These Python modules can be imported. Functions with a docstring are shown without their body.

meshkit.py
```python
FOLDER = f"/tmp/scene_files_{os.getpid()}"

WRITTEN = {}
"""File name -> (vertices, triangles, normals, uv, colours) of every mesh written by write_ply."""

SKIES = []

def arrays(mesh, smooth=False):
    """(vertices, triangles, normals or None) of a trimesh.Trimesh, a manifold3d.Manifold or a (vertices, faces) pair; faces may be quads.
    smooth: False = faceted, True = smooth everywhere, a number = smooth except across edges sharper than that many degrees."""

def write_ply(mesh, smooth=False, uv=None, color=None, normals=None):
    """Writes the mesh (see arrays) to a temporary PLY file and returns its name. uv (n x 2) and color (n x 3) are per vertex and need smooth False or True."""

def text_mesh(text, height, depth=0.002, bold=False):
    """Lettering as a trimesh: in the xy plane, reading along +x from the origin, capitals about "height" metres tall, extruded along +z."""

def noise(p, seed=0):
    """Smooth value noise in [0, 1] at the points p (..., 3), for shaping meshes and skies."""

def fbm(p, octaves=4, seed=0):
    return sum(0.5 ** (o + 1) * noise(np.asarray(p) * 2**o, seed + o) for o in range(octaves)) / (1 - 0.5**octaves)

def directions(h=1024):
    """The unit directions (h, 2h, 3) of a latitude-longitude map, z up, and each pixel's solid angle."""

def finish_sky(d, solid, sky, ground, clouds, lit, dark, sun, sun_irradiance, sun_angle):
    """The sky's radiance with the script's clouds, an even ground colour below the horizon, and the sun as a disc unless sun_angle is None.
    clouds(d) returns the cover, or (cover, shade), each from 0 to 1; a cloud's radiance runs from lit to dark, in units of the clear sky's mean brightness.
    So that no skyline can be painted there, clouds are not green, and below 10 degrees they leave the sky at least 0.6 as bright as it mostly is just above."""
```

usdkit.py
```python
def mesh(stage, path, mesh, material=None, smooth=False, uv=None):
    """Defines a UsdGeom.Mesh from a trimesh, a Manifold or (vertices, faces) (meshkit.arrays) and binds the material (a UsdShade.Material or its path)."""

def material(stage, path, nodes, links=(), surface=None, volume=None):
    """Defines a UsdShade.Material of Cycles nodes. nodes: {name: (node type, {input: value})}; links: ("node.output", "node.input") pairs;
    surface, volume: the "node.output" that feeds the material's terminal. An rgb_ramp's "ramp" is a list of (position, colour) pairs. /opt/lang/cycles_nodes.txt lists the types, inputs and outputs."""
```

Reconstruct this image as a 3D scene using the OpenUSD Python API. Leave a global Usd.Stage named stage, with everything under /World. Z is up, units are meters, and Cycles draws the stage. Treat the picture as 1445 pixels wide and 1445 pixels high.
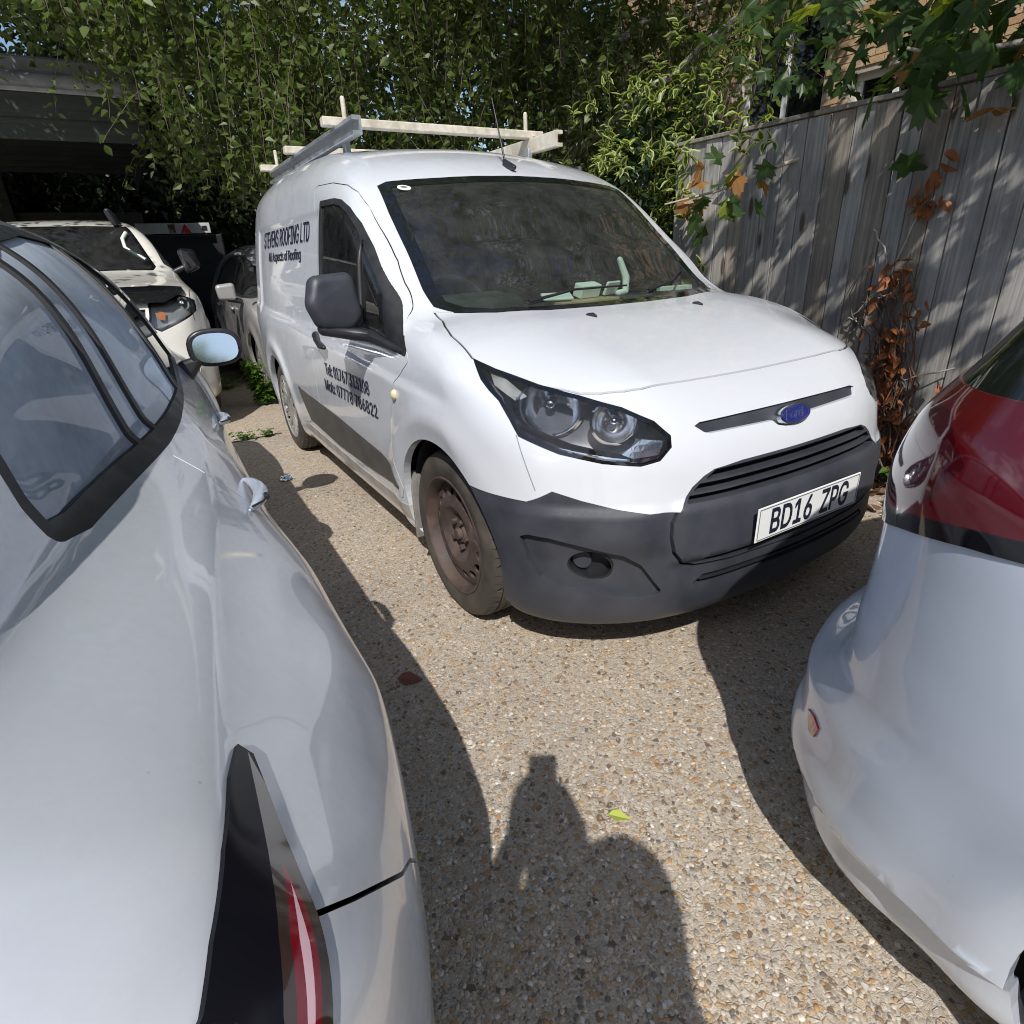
import math, random
import numpy as np, trimesh, manifold3d as mf
from scipy.interpolate import PchipInterpolator
from shapely.geometry import Polygon, LineString, MultiPolygon, Point
from shapely import affinity
from shapely.ops import unary_union
from pxr import Usd, UsdGeom, UsdLux, UsdShade, Gf, Sdf, Vt
import usdkit, meshkit

rng = np.random.default_rng(7)
stage = Usd.Stage.CreateInMemory()
UsdGeom.Xform.Define(stage, '/World')
UsdGeom.Scope.Define(stage, '/World/Looks')

# ------------------------------------------------------------------ camera, sky, sun, exposure
CAM = np.array([1.7948, -1.6790, 1.2548])
RIGHT, DOWN, FWD = (np.array(v) for v in ((0.524419, 0.850402, -0.042442), (0.321193, -0.243742, -0.915109), (-0.788555, 0.466268, -0.400967)))
cam = UsdGeom.Camera.Define(stage, '/World/Camera')
M = Gf.Matrix4d(*[float(x) for x in (*RIGHT, 0, *(-DOWN), 0, *(-FWD), 0, *CAM, 1)])
cam.AddTransformOp().Set(M)
cam.CreateHorizontalApertureAttr(36.0); cam.CreateVerticalApertureAttr(36.0)
cam.CreateFocalLengthAttr(36.0 * 826.686 / 1445)
cam.CreateFStopAttr(0.0)
cam.CreateClippingRangeAttr(Gf.Vec2f(0.03, 2000))
cam.CreateExposureAttr(0.30)

SUN = np.array([0.5721, -0.3718, 0.7311]); SUN /= np.linalg.norm(SUN)
SKYN = {'sky': ('sky_texture', {'sky_type': 'single_scattering', 'sun_disc': False, 'sun_elevation': math.asin(SUN[2]), 'sun_rotation': math.atan2(SUN[0], SUN[1]), 'altitude': 60.0, 'air_density': 1.0, 'aerosol_density': 1.0, 'ozone_density': 1.0}),
        'tc': ('texture_coordinate', {}),
        'map': ('mapping', {'scale': (1.3, 1.3, 2.6)}),
        'n': ('noise_texture', {'scale': 1.7, 'detail': 7, 'roughness': 0.58, 'distortion': 0.35}),
        'r': ('rgb_ramp', {'ramp': [(0.0, (0, 0, 0)), (0.56, (0, 0, 0)), (0.80, (1, 1, 1)), (1.0, (1, 1, 1))]}),
        'mix': ('mix', {'mix_type': 'mix', 'color2': (13.0, 13.4, 14.0)}),
        'bg': ('background_shader', {'strength': 0.10})}
dome = UsdLux.DomeLight.Define(stage, '/World/sky')
skym = usdkit.material(stage, '/World/Looks/sky_light', SKYN, [('tc.generated', 'map.vector'), ('map.vector', 'n.vector'), ('n.fac', 'r.fac'), ('r.color', 'mix.fac'), ('sky.color', 'mix.color1'), ('mix.color', 'bg.color')], surface='bg.background')
UsdShade.MaterialBindingAPI.Apply(dome.GetPrim()).Bind(skym)
dome.GetPrim().SetCustomDataByKey('kind', 'structure')
sun = UsdLux.DistantLight.Define(stage, '/World/sun')
sun.CreateIntensityAttr(1.0); sun.CreateAngleAttr(0.53); sun.CreateNormalizeAttr(True)
sun.CreateColorAttr(Gf.Vec3f(1.0, 0.965, 0.925))
zx = SUN; xx = np.cross([0, 0, 1.0], zx); xx /= np.linalg.norm(xx); yx = np.cross(zx, xx)
sun.AddTransformOp().Set(Gf.Matrix4d(*[float(v) for v in (*xx, 0, *yx, 0, *zx, 0, 0, 0, 20, 1)]))

# ------------------------------------------------------------------ materials
L = '/World/Looks/'
def mat(name, nodes, links=(), surface='p.BSDF'):
    return usdkit.material(stage, L + name, nodes, links, surface=surface)
def plain(name, color, rough=0.5, metal=0.0, coat=0.0, spec=None, **kw):
    d = {'base_color': color, 'roughness': rough, 'metallic': metal}
    if coat: d.update(coat_weight=coat, coat_roughness=0.03)
    if spec is not None: d['specular_ior_level'] = spec
    d.update(kw)
    return mat(name, {'p': ('principled_bsdf', d)})
def mottled(name, c1, c2, scale=20, rough=(0.4, 0.6), bump=0.0, bscale=80, coat=0.0, metal=0.0, detail=5, lo=0.35, hi=0.65, stretch=(1, 1, 1), distance=0.01):
    """A colour wandering between two tones, with roughness following it and fine relief."""
    n = {'g': ('geometry', {}), 'm': ('mapping', {'scale': stretch}), 'n': ('noise_texture', {'scale': scale, 'detail': detail, 'roughness': 0.6}),
         'r': ('rgb_ramp', {'ramp': [(0, c1), (lo, c1), (hi, c2), (1, c2)]}),
         'rr': ('map_range', {'from_min': lo, 'from_max': hi, 'to_min': rough[0], 'to_max': rough[1], 'clamp': True}),
         'p': ('principled_bsdf', {'metallic': metal, 'coat_weight': coat, 'coat_roughness': 0.04})}
    l = [('g.position', 'm.vector'), ('m.vector', 'n.vector'), ('n.fac', 'r.fac'), ('r.color', 'p.base_color'), ('n.fac', 'rr.value'), ('rr.result', 'p.roughness')]
    if bump:
        n['bn'] = ('noise_texture', {'scale': bscale, 'detail': 3})
        n['b'] = ('bump', {'strength': bump, 'distance': distance})
        l += [('m.vector', 'bn.vector'), ('bn.fac', 'b.height'), ('b.normal', 'p.normal')]
    return mat(name, n, l)
def paint(name, c1, c2, flake=False, dust=(0.55, 0.52, 0.46), low=0.45):
    """Car paint under a clear coat; road dust thickens towards the sills, and fine specks lie all over."""
    n = {'g': ('geometry', {}), 's': ('separate_xyz', {}), 'n': ('noise_texture', {'scale': 6, 'detail': 6, 'roughness': 0.65}),
         'h': ('map_range', {'from_min': low, 'from_max': 0.12, 'to_min': 0.0, 'to_max': 0.55, 'clamp': True}),
         'mu': ('math', {'math_type': 'multiply'}), 'ad': ('math', {'math_type': 'multiply', 'value2': 1.0}),
         'c': ('mix', {'color1': c1, 'color2': c2}), 'c2': ('mix', {'color2': dust}),
         'v': ('voronoi_texture', {'scale': 46.0}), 'vs': ('map_range', {'from_min': 0.075, 'from_max': 0.045, 'to_min': 0.0, 'to_max': 0.45, 'clamp': True}),
         'pn': ('noise_texture', {'scale': 3.1, 'detail': 2}), 'pm': ('map_range', {'from_min': 0.56, 'from_max': 0.66, 'clamp': True}), 'sp': ('math', {'math_type': 'multiply'}),
         'c3': ('mix', {'color2': (0.16, 0.13, 0.09)}),
         'rr': ('map_range', {'from_min': 0.3, 'from_max': 0.75, 'to_min': 0.22, 'to_max': 0.42, 'clamp': True}),
         'p': ('principled_bsdf', {'coat_weight': 0.9, 'coat_roughness': 0.035, 'metallic': 0.25 if flake else 0.0})}
    l = [('g.position', 's.vector'), ('g.position', 'n.vector'), ('s.z', 'h.value'), ('h.result', 'mu.value1'), ('n.fac', 'mu.value2'), ('n.fac', 'c.fac'),
         ('c.color', 'c2.color1'), ('mu.value', 'c2.fac'), ('g.position', 'v.vector'), ('v.distance', 'vs.value'), ('g.position', 'pn.vector'), ('pn.fac', 'pm.value'), ('vs.result', 'sp.value1'), ('pm.result', 'sp.value2'),
         ('c2.color', 'c3.color1'), ('sp.value', 'c3.fac'), ('c3.color', 'p.base_color'), ('n.fac', 'rr.value'), ('rr.result', 'p.roughness')]
    return mat(name, n, l)
def glass(name, tint, rough=0.0, dust=0.0, ior=1.5, dust_sheen_col=(0.6, 0.6, 0.58), gloss=1.0, nscale=9):
    """A thin pane: clear film that reflects by angle, with a little dust or a painted sky sheen over it."""
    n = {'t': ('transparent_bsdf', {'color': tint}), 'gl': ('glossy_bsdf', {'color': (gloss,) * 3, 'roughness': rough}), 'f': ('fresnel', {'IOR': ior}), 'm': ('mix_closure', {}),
         'd': ('diffuse_bsdf', {'color': dust_sheen_col}), 'g': ('geometry', {}), 'n': ('noise_texture', {'scale': nscale, 'detail': 6, 'roughness': 0.7}),
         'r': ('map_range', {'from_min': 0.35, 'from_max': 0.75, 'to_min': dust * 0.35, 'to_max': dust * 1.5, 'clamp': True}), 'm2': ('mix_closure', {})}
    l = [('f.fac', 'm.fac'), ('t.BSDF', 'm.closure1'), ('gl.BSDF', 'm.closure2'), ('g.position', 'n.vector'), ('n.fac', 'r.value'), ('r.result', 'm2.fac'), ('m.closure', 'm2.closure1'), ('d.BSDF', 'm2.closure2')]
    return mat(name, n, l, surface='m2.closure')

WHITE = paint('white_van_paint', (0.60, 0.622, 0.655), (0.56, 0.582, 0.615))
PEARL = paint('pearl_white_paint', (0.56, 0.585, 0.625), (0.60, 0.625, 0.665), flake=True)
WHITE2 = paint('white_car_paint', (0.46, 0.515, 0.60), (0.43, 0.485, 0.57))
CREAM = paint('cream_white_paint', (0.66, 0.64, 0.575), (0.61, 0.59, 0.53))
SILVER = paint('grey_silver_paint', (0.42, 0.41, 0.40), (0.35, 0.34, 0.33), flake=True, dust=(0.4, 0.34, 0.26), low=0.9)
PLASTIC = mottled('black_grained_plastic', (0.029, 0.032, 0.041), (0.044, 0.047, 0.058), 7, (0.42, 0.56), bump=0.12, bscale=900, distance=0.002)
PLASTIC2 = mottled('smooth_black_plastic', (0.014, 0.015, 0.018), (0.022, 0.022, 0.026), 9, (0.33, 0.48))
TRIM = mottled('grey_side_trim', (0.075, 0.07, 0.065), (0.11, 0.10, 0.09), 8, (0.5, 0.65))
LAMPBLACK = plain('black_lamp_cover', (0.006, 0.006, 0.009), 0.16, spec=0.12)
GLOSSBLACK = plain('gloss_black', (0.006, 0.006, 0.008), 0.08, coat=1.0)
RUBBER = mottled('black_rubber_seal', (0.012, 0.012, 0.013), (0.022, 0.022, 0.022), 12, (0.45, 0.65))
DARK = plain('dark_void', (0.008, 0.008, 0.009), 0.9)
TYRE = mottled('dusty_tyre_rubber', (0.030, 0.027, 0.024), (0.075, 0.062, 0.048), 9, (0.75, 0.9), bump=0.2, bscale=250, distance=0.002)
RUST = mottled('rusty_brown_steel', (0.040, 0.029, 0.026), (0.085, 0.055, 0.045), 14, (0.55, 0.8), bump=0.3, bscale=160, distance=0.003, metal=0.0)
ALLOY = mottled('dull_silver_wheel', (0.38, 0.37, 0.35), (0.52, 0.51, 0.49), 20, (0.3, 0.5), metal=0.6)
CHROME = plain('chrome', (0.82, 0.83, 0.85), 0.07, 1.0)
REFLECTOR = plain('lamp_reflector', (0.75, 0.76, 0.78), 0.16, 1.0)
CABIN = mottled('dark_cabin_trim', (0.016, 0.018, 0.019), (0.028, 0.03, 0.031), 8, (0.6, 0.8))
SEAT = mottled('dark_seat_cloth', (0.02, 0.022, 0.026), (0.034, 0.036, 0.04), 60, (0.85, 0.95))
SCREEN = glass('windscreen_glass', (0.62, 0.74, 0.68), dust=0.035, ior=1.62)
WINDOW = glass('side_window_glass', (0.40, 0.48, 0.45), dust=0.02, ior=1.55)
SKYGLASS = glass('tinted_sky_sheen_glass', (0.10, 0.12, 0.13), dust=0.62, ior=1.5, dust_sheen_col=(0.66, 0.74, 0.84), nscale=1.3)  # pale blue dust term paints a soft, cloudy sky reflection into the glass
CLEARLENS = glass('clear_lens', (0.93, 0.95, 0.96), dust=0.02, ior=1.5)
PAPER = mottled('white_paper', (0.70, 0.72, 0.68), (0.78, 0.79, 0.76), 6, (0.7, 0.8))
CARD = mottled('brown_card', (0.42, 0.30, 0.17), (0.50, 0.37, 0.22), 9, (0.8, 0.9))
INK = plain('black_vinyl_lettering', (0.014, 0.016, 0.030), 0.35)
PLATEW = plain('white_plate', (0.78, 0.79, 0.77), 0.3)
BLUE = plain('badge_blue', (0.012, 0.02, 0.16), 0.15, coat=1.0)
AMBER = plain('amber_lens', (0.42, 0.15, 0.04), 0.15, coat=1.0)
YELLOWED = plain('yellowed_lens', (0.62, 0.55, 0.33), 0.25, coat=1.0)
REDLAMP = plain('dark_red_lamp', (0.085, 0.003, 0.007), 0.09, coat=1.0)
REDLENS = plain('red_lamp_plastic', (0.16, 0.004, 0.010), 0.10, coat=1.0)
REDDEEP = plain('deep_red_lamp_plastic', (0.045, 0.002, 0.006), 0.09, coat=1.0)
REDPALE = plain('pale_lamp_plastic', (0.62, 0.40, 0.44), 0.10, coat=1.0)
GALV = mottled('galvanised_steel', (0.42, 0.45, 0.48), (0.52, 0.54, 0.56), 18, (0.32, 0.5), metal=0.75)
OLDBAR = mottled('weathered_pale_bar', (0.42, 0.38, 0.30), (0.62, 0.58, 0.49), 15, (0.5, 0.7), bump=0.15, bscale=120)
# ------------------------------------------------------------------ objects: things, parts, sub-parts
USED, BASE = {}, {}
def free(parent, name):
    k = (parent, name); i = USED.get(k, 0); USED[k] = i + 1
    return f'{parent}/{name}' + (f'_{i:03d}' if i else '')
def tag(prim, label=None, cat=None, group=None, kind=None):
    for k, v in (('label', label), ('category', cat), ('group', group), ('kind', kind)):
        if v: prim.SetCustomDataByKey(k, v)
def thing(name, label, cat, loc=(0, 0, 0), group=None):
    p = free('/World', name); x = UsdGeom.Xform.Define(stage, p); x.AddTranslateOp().Set(Gf.Vec3d(*map(float, loc)))
    BASE[p] = np.array(loc, float); tag(x.GetPrim(), label, cat, group)
    return p
def arrays(m):
    if hasattr(m, 'to_mesh'):
        q = m.to_mesh(); return np.array(q.vert_properties[:, :3], float), np.array(q.tri_verts)
    if isinstance(m, tuple): return np.asarray(m[0], float), np.asarray(m[1], int)
    return np.array(m.vertices, float), np.array(m.faces)
def bind(prim, m): UsdShade.MaterialBindingAPI.Apply(prim).Bind(m)
def put(parent, name, m, material, smooth=32, field=None, label=None, kind=None, uvz=None):
    """ONE Mesh prim under parent (world coordinates in, the thing's base taken off). With field, corner normals come from the body's own surface."""
    path = free(parent, name); root = '/'.join(parent.split('/')[:3]); off = BASE.get(root, np.zeros(3))
    v, f = arrays(m)
    if len(f) == 0: return None
    if field is None:
        g = usdkit.mesh(stage, path, (v - off, f), material, smooth=smooth)
    else:
        fn = np.cross(v[f[:, 1]] - v[f[:, 0]], v[f[:, 2]] - v[f[:, 0]]); ln = np.linalg.norm(fn, axis=1)
        ok = ln > 1e-12; f, fn = f[ok], fn[ok] / ln[ok, None]
        gn = grad(field, v, 0.006); gn /= np.maximum(np.linalg.norm(gn, axis=1, keepdims=True), 1e-9)
        c = gn[f]; d = np.einsum('ijk,ik->ij', c, fn)
        key = np.where(d > 0.80, f, np.where(d < -0.80, f + len(v), 2 * len(v) + np.arange(f.size).reshape(f.shape)))
        N = np.where((d > 0.80)[..., None], c, np.where((d < -0.80)[..., None], -c, np.broadcast_to(fn[:, None, :], c.shape)))
        u, first, inv = np.unique(key.ravel(), return_index=True, return_inverse=True)
        pts, nor = v[f.ravel()[first]] - off, N.reshape(-1, 3)[first]
        g = UsdGeom.Mesh.Define(stage, path)
        g.CreatePointsAttr(Vt.Vec3fArray.FromNumpy(pts.astype(np.float32)))
        g.CreateFaceVertexCountsAttr(Vt.IntArray.FromNumpy(np.full(len(f), 3, np.int32)))
        g.CreateFaceVertexIndicesAttr(Vt.IntArray.FromNumpy(inv.astype(np.int32).ravel()))
        g.CreateSubdivisionSchemeAttr('none')
        g.CreateNormalsAttr(Vt.Vec3fArray.FromNumpy(nor.astype(np.float32))); g.SetNormalsInterpolation('vertex')
        bind(g.GetPrim(), material)
    tag(g.GetPrim(), label, kind=kind)
    return path
def struct(name, m, material, kind='structure', label=None, cat=None, smooth=False):
    p = put('/World', name, m, material, smooth=smooth, kind=kind); tag(stage.GetPrimAtPath(p), label, cat); return p

# ------------------------------------------------------------------ shapes
def cat(*ms):
    vs, fs, n = [], [], 0
    for m in ms:
        v, f = arrays(m); vs.append(v); fs.append(f + n); n += len(v)
    return np.vstack(vs), np.vstack(fs)
def solid(v, t=None):
    if t is None: v, t = arrays(v)
    return mf.Manifold(mf.Mesh(vert_properties=np.ascontiguousarray(v, np.float32), tri_verts=np.ascontiguousarray(t, np.uint32)))
def box(c, s, rz=0.0, bevel=0.0, ry=0.0):
    m = mf.Manifold.cube([float(x) for x in s], True) if not bevel else mf.Manifold.batch_hull([mf.Manifold.cube([float(s[0]), float(s[1] - 2 * bevel), float(s[2] - 2 * bevel)], True), mf.Manifold.cube([float(s[0] - 2 * bevel), float(s[1]), float(s[2] - 2 * bevel)], True), mf.Manifold.cube([float(s[0] - 2 * bevel), float(s[1] - 2 * bevel), float(s[2])], True)])
    return m.rotate([0, float(ry), float(rz)]).translate([float(x) for x in c])
def hull(pts, r=0.01, seg=12):
    rr = np.broadcast_to(r, (len(pts),))
    return mf.Manifold.batch_hull([mf.Manifold.sphere(float(q), seg).translate([float(x) for x in p]) for p, q in zip(pts, rr)])
def tube(pts, r, seg=8):
    pts = np.asarray(pts, float); rr = np.broadcast_to(r, (len(pts),))
    t = np.gradient(pts, axis=0); t /= np.linalg.norm(t, axis=1, keepdims=True) + 1e-12
    a = np.cross(t, np.where(np.abs(t[:, 2:]) < 0.9, [0, 0, 1.0], [1.0, 0, 0])); a /= np.linalg.norm(a, axis=1, keepdims=True) + 1e-12
    b = np.cross(t, a); an = np.arange(seg) * 2 * np.pi / seg
    v = pts[:, None] + rr[:, None, None] * (np.cos(an)[None, :, None] * a[:, None] + np.sin(an)[None, :, None] * b[:, None])
    i, j = np.meshgrid(np.arange(len(pts) - 1), np.arange(seg), indexing='ij')
    q = np.stack([i * seg + j, (i + 1) * seg + j, (i + 1) * seg + (j + 1) % seg, i * seg + (j + 1) % seg], -1).reshape(-1, 4)[:, ::-1]
    v = np.vstack([v.reshape(-1, 3), pts[:1], pts[-1:]]); n = len(pts) * seg; e = n - seg
    caps = [(n, (k + 1) % seg, k) for k in range(seg)] + [(n + 1, e + k, e + (k + 1) % seg) for k in range(seg)]
    return v, np.vstack([q[:, [0, 1, 2]], q[:, [0, 2, 3]], np.array(caps)[:, ::-1]])
def lathe(profile, seg=64):
    """(r, h) closed outline turned about the y axis; h runs along +y."""
    p = np.asarray(profile, float); n = len(p); an = np.arange(seg) * 2 * np.pi / seg
    v = np.stack([p[None, :, 0] * np.cos(an)[:, None], np.broadcast_to(p[None, :, 1], (seg, n)), p[None, :, 0] * np.sin(an)[:, None]], -1).reshape(-1, 3)
    i, j = np.meshgrid(np.arange(seg), np.arange(n), indexing='ij')
    q = np.stack([i * n + j, ((i + 1) % seg) * n + j, ((i + 1) % seg) * n + (j + 1) % n, i * n + (j + 1) % n], -1).reshape(-1, 4)
    area = sum(p[k, 0] * p[(k + 1) % n, 1] - p[(k + 1) % n, 0] * p[k, 1] for k in range(n))
    if area < 0: q = q[:, ::-1]
    return v, np.vstack([q[:, [0, 1, 2]], q[:, [0, 2, 3]]])
def moved(m, t, R=None):
    v, f = arrays(m); v = v if R is None else v @ np.asarray(R).T
    return v + np.asarray(t, float), f
def flipy(m):
    v, f = arrays(m); return v * [1, -1, 1], f[:, ::-1]

# smooth bodies: a car body is the zero set of a field built from its side profile, plan and cross sections
def lut(pts, n=800, soft=0.03):
    """Smooth monotone curve through (t, value) points as a fast function."""
    p = np.array(sorted(pts), float)
    t = np.linspace(p[0, 0], p[-1, 0], n)
    v = PchipInterpolator(p[:, 0], p[:, 1])(t)
    W = max(4, int(soft / (t[1] - t[0])))
    k = np.exp(-0.5 * (np.arange(-W, W + 1) / (W / 2.4)) ** 2); k /= k.sum()
    v = np.convolve(np.pad(v, W, mode='reflect', reflect_type='odd'), k, 'valid')
    return lambda x: np.interp(x, t, v)

def smax(a, b, k):
    h = np.maximum(k - np.abs(a - b), 0.0) / k
    return np.maximum(a, b) + h * h * k * 0.25

def sstep(e0, e1, x):
    t = np.clip((x - e0) / (e1 - e0), 0, 1)
    return t * t * (3 - 2 * t)

def grad(f, p, h=0.004):
    g = np.stack([f(p + h * e) - f(p - h * e) for e in np.eye(3)], -1) / (2 * h)
    return g

def net(f, lo, hi, step, iso=0.0, newton=3):
    """Surface net of f(p)=iso in the box: vertices, triangles (outward), closed as long as the surface stays inside."""
    lo, hi = np.array(lo, float), np.array(hi, float)
    n = np.ceil((hi - lo) / step).astype(int) + 1
    ax = [lo[k] + step * np.arange(n[k]) for k in range(3)]
    F = np.empty(n, np.float32)
    for i0 in range(0, n[0], 24):
        g = np.stack(np.meshgrid(ax[0][i0:i0 + 24], ax[1], ax[2], indexing='ij'), -1)
        F[i0:i0 + 24] = f(g.reshape(-1, 3)).reshape(g.shape[:3]) - iso
    F[np.abs(F) < 1e-7] = 1e-7
    S = F < 0
    c = n - 1
    acc, cnt = np.zeros((*c, 3)), np.zeros(c, int)
    cells = np.indices(c).transpose(1, 2, 3, 0)
    for a in range(3):
        b1, b2 = (a + 1) % 3, (a + 2) % 3
        for o1 in (0, 1):
            for o2 in (0, 1):
                s0 = [slice(None)] * 3; s1 = [slice(None)] * 3
                s0[a], s1[a] = slice(0, c[a]), slice(1, c[a] + 1)
                s0[b1] = s1[b1] = slice(o1, c[b1] + o1); s0[b2] = s1[b2] = slice(o2, c[b2] + o2)
                f0, f1 = F[tuple(s0)], F[tuple(s1)]
                m = (f0 < 0) != (f1 < 0)
                t = f0[m] / (f0[m] - f1[m])
                q = np.zeros((m.sum(), 3)); q[:, a] = t; q[:, b1] = o1; q[:, b2] = o2
                acc[m] += q; cnt[m] += 1
    on = cnt > 0
    idx = -np.ones(c, int); idx[on] = np.arange(on.sum())
    V = lo + step * (cells[on] + acc[on] / cnt[on][:, None])
    quads = []
    for a in range(3):
        b1, b2 = (a + 1) % 3, (a + 2) % 3
        s0 = [slice(None)] * 3; s1 = [slice(None)] * 3
        s0[a], s1[a] = slice(0, n[a] - 1), slice(1, n[a])
        for b in (b1, b2):
            s0[b] = s1[b] = slice(1, n[b] - 1)
        m = S[tuple(s0)] != S[tuple(s1)]
        flip = S[tuple(s1)][m]
        ii = np.argwhere(m); ii[:, b1] += 1; ii[:, b2] += 1
        def at(d1, d2):
            j = ii.copy(); j[:, b1] -= d1; j[:, b2] -= d2
            return idx[j[:, 0], j[:, 1], j[:, 2]]
        q = np.stack([at(1, 1), at(0, 1), at(0, 0), at(1, 0)], 1)
        q[flip] = q[flip][:, ::-1]
        quads.append(q)
    Q = np.vstack(quads)
    for _ in range(newton):
        g = grad(f, V); v = f(V) - iso
        d = -(v / np.maximum((g * g).sum(1), 0.2))[:, None] * g
        L = np.linalg.norm(d, axis=1, keepdims=True)
        V = V + d * np.minimum(1, 0.6 * step / np.maximum(L, 1e-9))
    T = np.vstack([Q[:, [0, 1, 2]], Q[:, [0, 2, 3]]])
    return V, T


def unit(v): v = np.asarray(v, float); return v / np.linalg.norm(v)
def frame(d):
    d = unit(d); a = unit(np.cross([0, 0, 1.0] if abs(d[2]) < 0.95 else [0, 1.0, 0], d)); return a, np.cross(d, a), d
def extr(poly, fr, lo, hi):
    a, b, d = fr; out = []
    for g in (poly.geoms if hasattr(poly, 'geoms') else [poly]):
        if g.is_empty or g.area < 1e-9: continue
        rings = [np.array(g.exterior.coords)[:-1]] + [np.array(r.coords)[:-1] for r in g.interiors]
        cs = mf.CrossSection([np.ascontiguousarray(r) for r in rings], mf.FillRule.EvenOdd)
        T = np.column_stack([a, b, d, d * lo])
        out.append(mf.Manifold.extrude(cs, float(hi - lo)).transform(np.ascontiguousarray(T)))
    return mf.Manifold.compose(out) if len(out) > 1 else out[0]
def flat(pts, d):
    a, b, d = frame(d); p = np.asarray(pts, float); return Polygon(np.c_[p @ a, p @ b]), (a, b, d), float((p @ d).mean())
def prism(pts, d, depth=(-0.2, 0.2), buf=0.0, rnd=0.0):
    poly, fr, c = flat(pts, d)
    if rnd: poly = poly.buffer(-rnd, join_style='mitre').buffer(rnd)
    if buf: poly = poly.buffer(buf, join_style='mitre' if buf < 0 else 'round')
    return extr(poly, fr, c + depth[0], c + depth[1])
def ring(pts, d, w, depth=(-0.2, 0.2), rnd=0.0, closed=True):
    poly, fr, c = flat(pts, d)
    if rnd: poly = poly.buffer(-rnd, join_style='mitre').buffer(rnd)
    a, b, _ = fr
    line = poly.exterior if closed else LineString(np.c_[np.asarray(pts) @ a, np.asarray(pts) @ b])
    return extr(line.buffer(w, cap_style='flat'), fr, c + depth[0], c + depth[1])
def mirror(pts): return [(p[0], -p[1], p[2]) for p in pts]
def skin(field, piece, tol=0.004, shift=None):
    """The outer sheet of a piece of body shell: a pane or a lens."""
    v, f = arrays(piece)
    fn = np.cross(v[f[:, 1]] - v[f[:, 0]], v[f[:, 2]] - v[f[:, 0]]); ln = np.linalg.norm(fn, axis=1)
    c = v[f].mean(1); g = grad(field, c); g /= np.maximum(np.linalg.norm(g, axis=1, keepdims=True), 1e-9)
    ok = (np.abs(field(c)) < tol) & (ln > 1e-12) & ((fn * g).sum(1) > 0.55 * ln)
    f = f[ok]; u, inv = np.unique(f, return_inverse=True)
    v = v[u]; return (v if shift is None else v + np.asarray(shift, float)), inv.reshape(-1, 3)
def shell_of(field, lo, hi, step, wall=0.03):
    out = solid(*net(field, lo, hi, step)); inn = solid(*net(field, lo, hi, max(step, 0.025), iso=-wall, newton=1))
    return out, out - inn
def lining_of(field, lo, hi, step, a=0.034, b=0.05):
    return solid(*net(field, lo, hi, step, iso=-a, newton=1)) - solid(*net(field, lo, hi, step, iso=-b, newton=1))
def drop(field, p, d, far=0.6):
    """Slides points p along -d from outside until they meet the body."""
    p = np.asarray(p, float); d = unit(d); t = np.zeros(len(p)); prev = t.copy(); done = np.zeros(len(p), bool)
    for k in range(160):
        g = field(p - t[:, None] * d); done |= g < 0.0; prev = np.where(done, prev, t)
        t = np.where(done, t, np.minimum(t + np.maximum(np.minimum(g * 0.3, 0.02), 0.0012), 2.0))
        if done.all(): break
    for k in range(12):
        m = (prev + t) / 2; ins = field(p - m[:, None] * d) < 0; t = np.where(ins, m, t); prev = np.where(ins, prev, m)
    return p - t[:, None] * d
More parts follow.
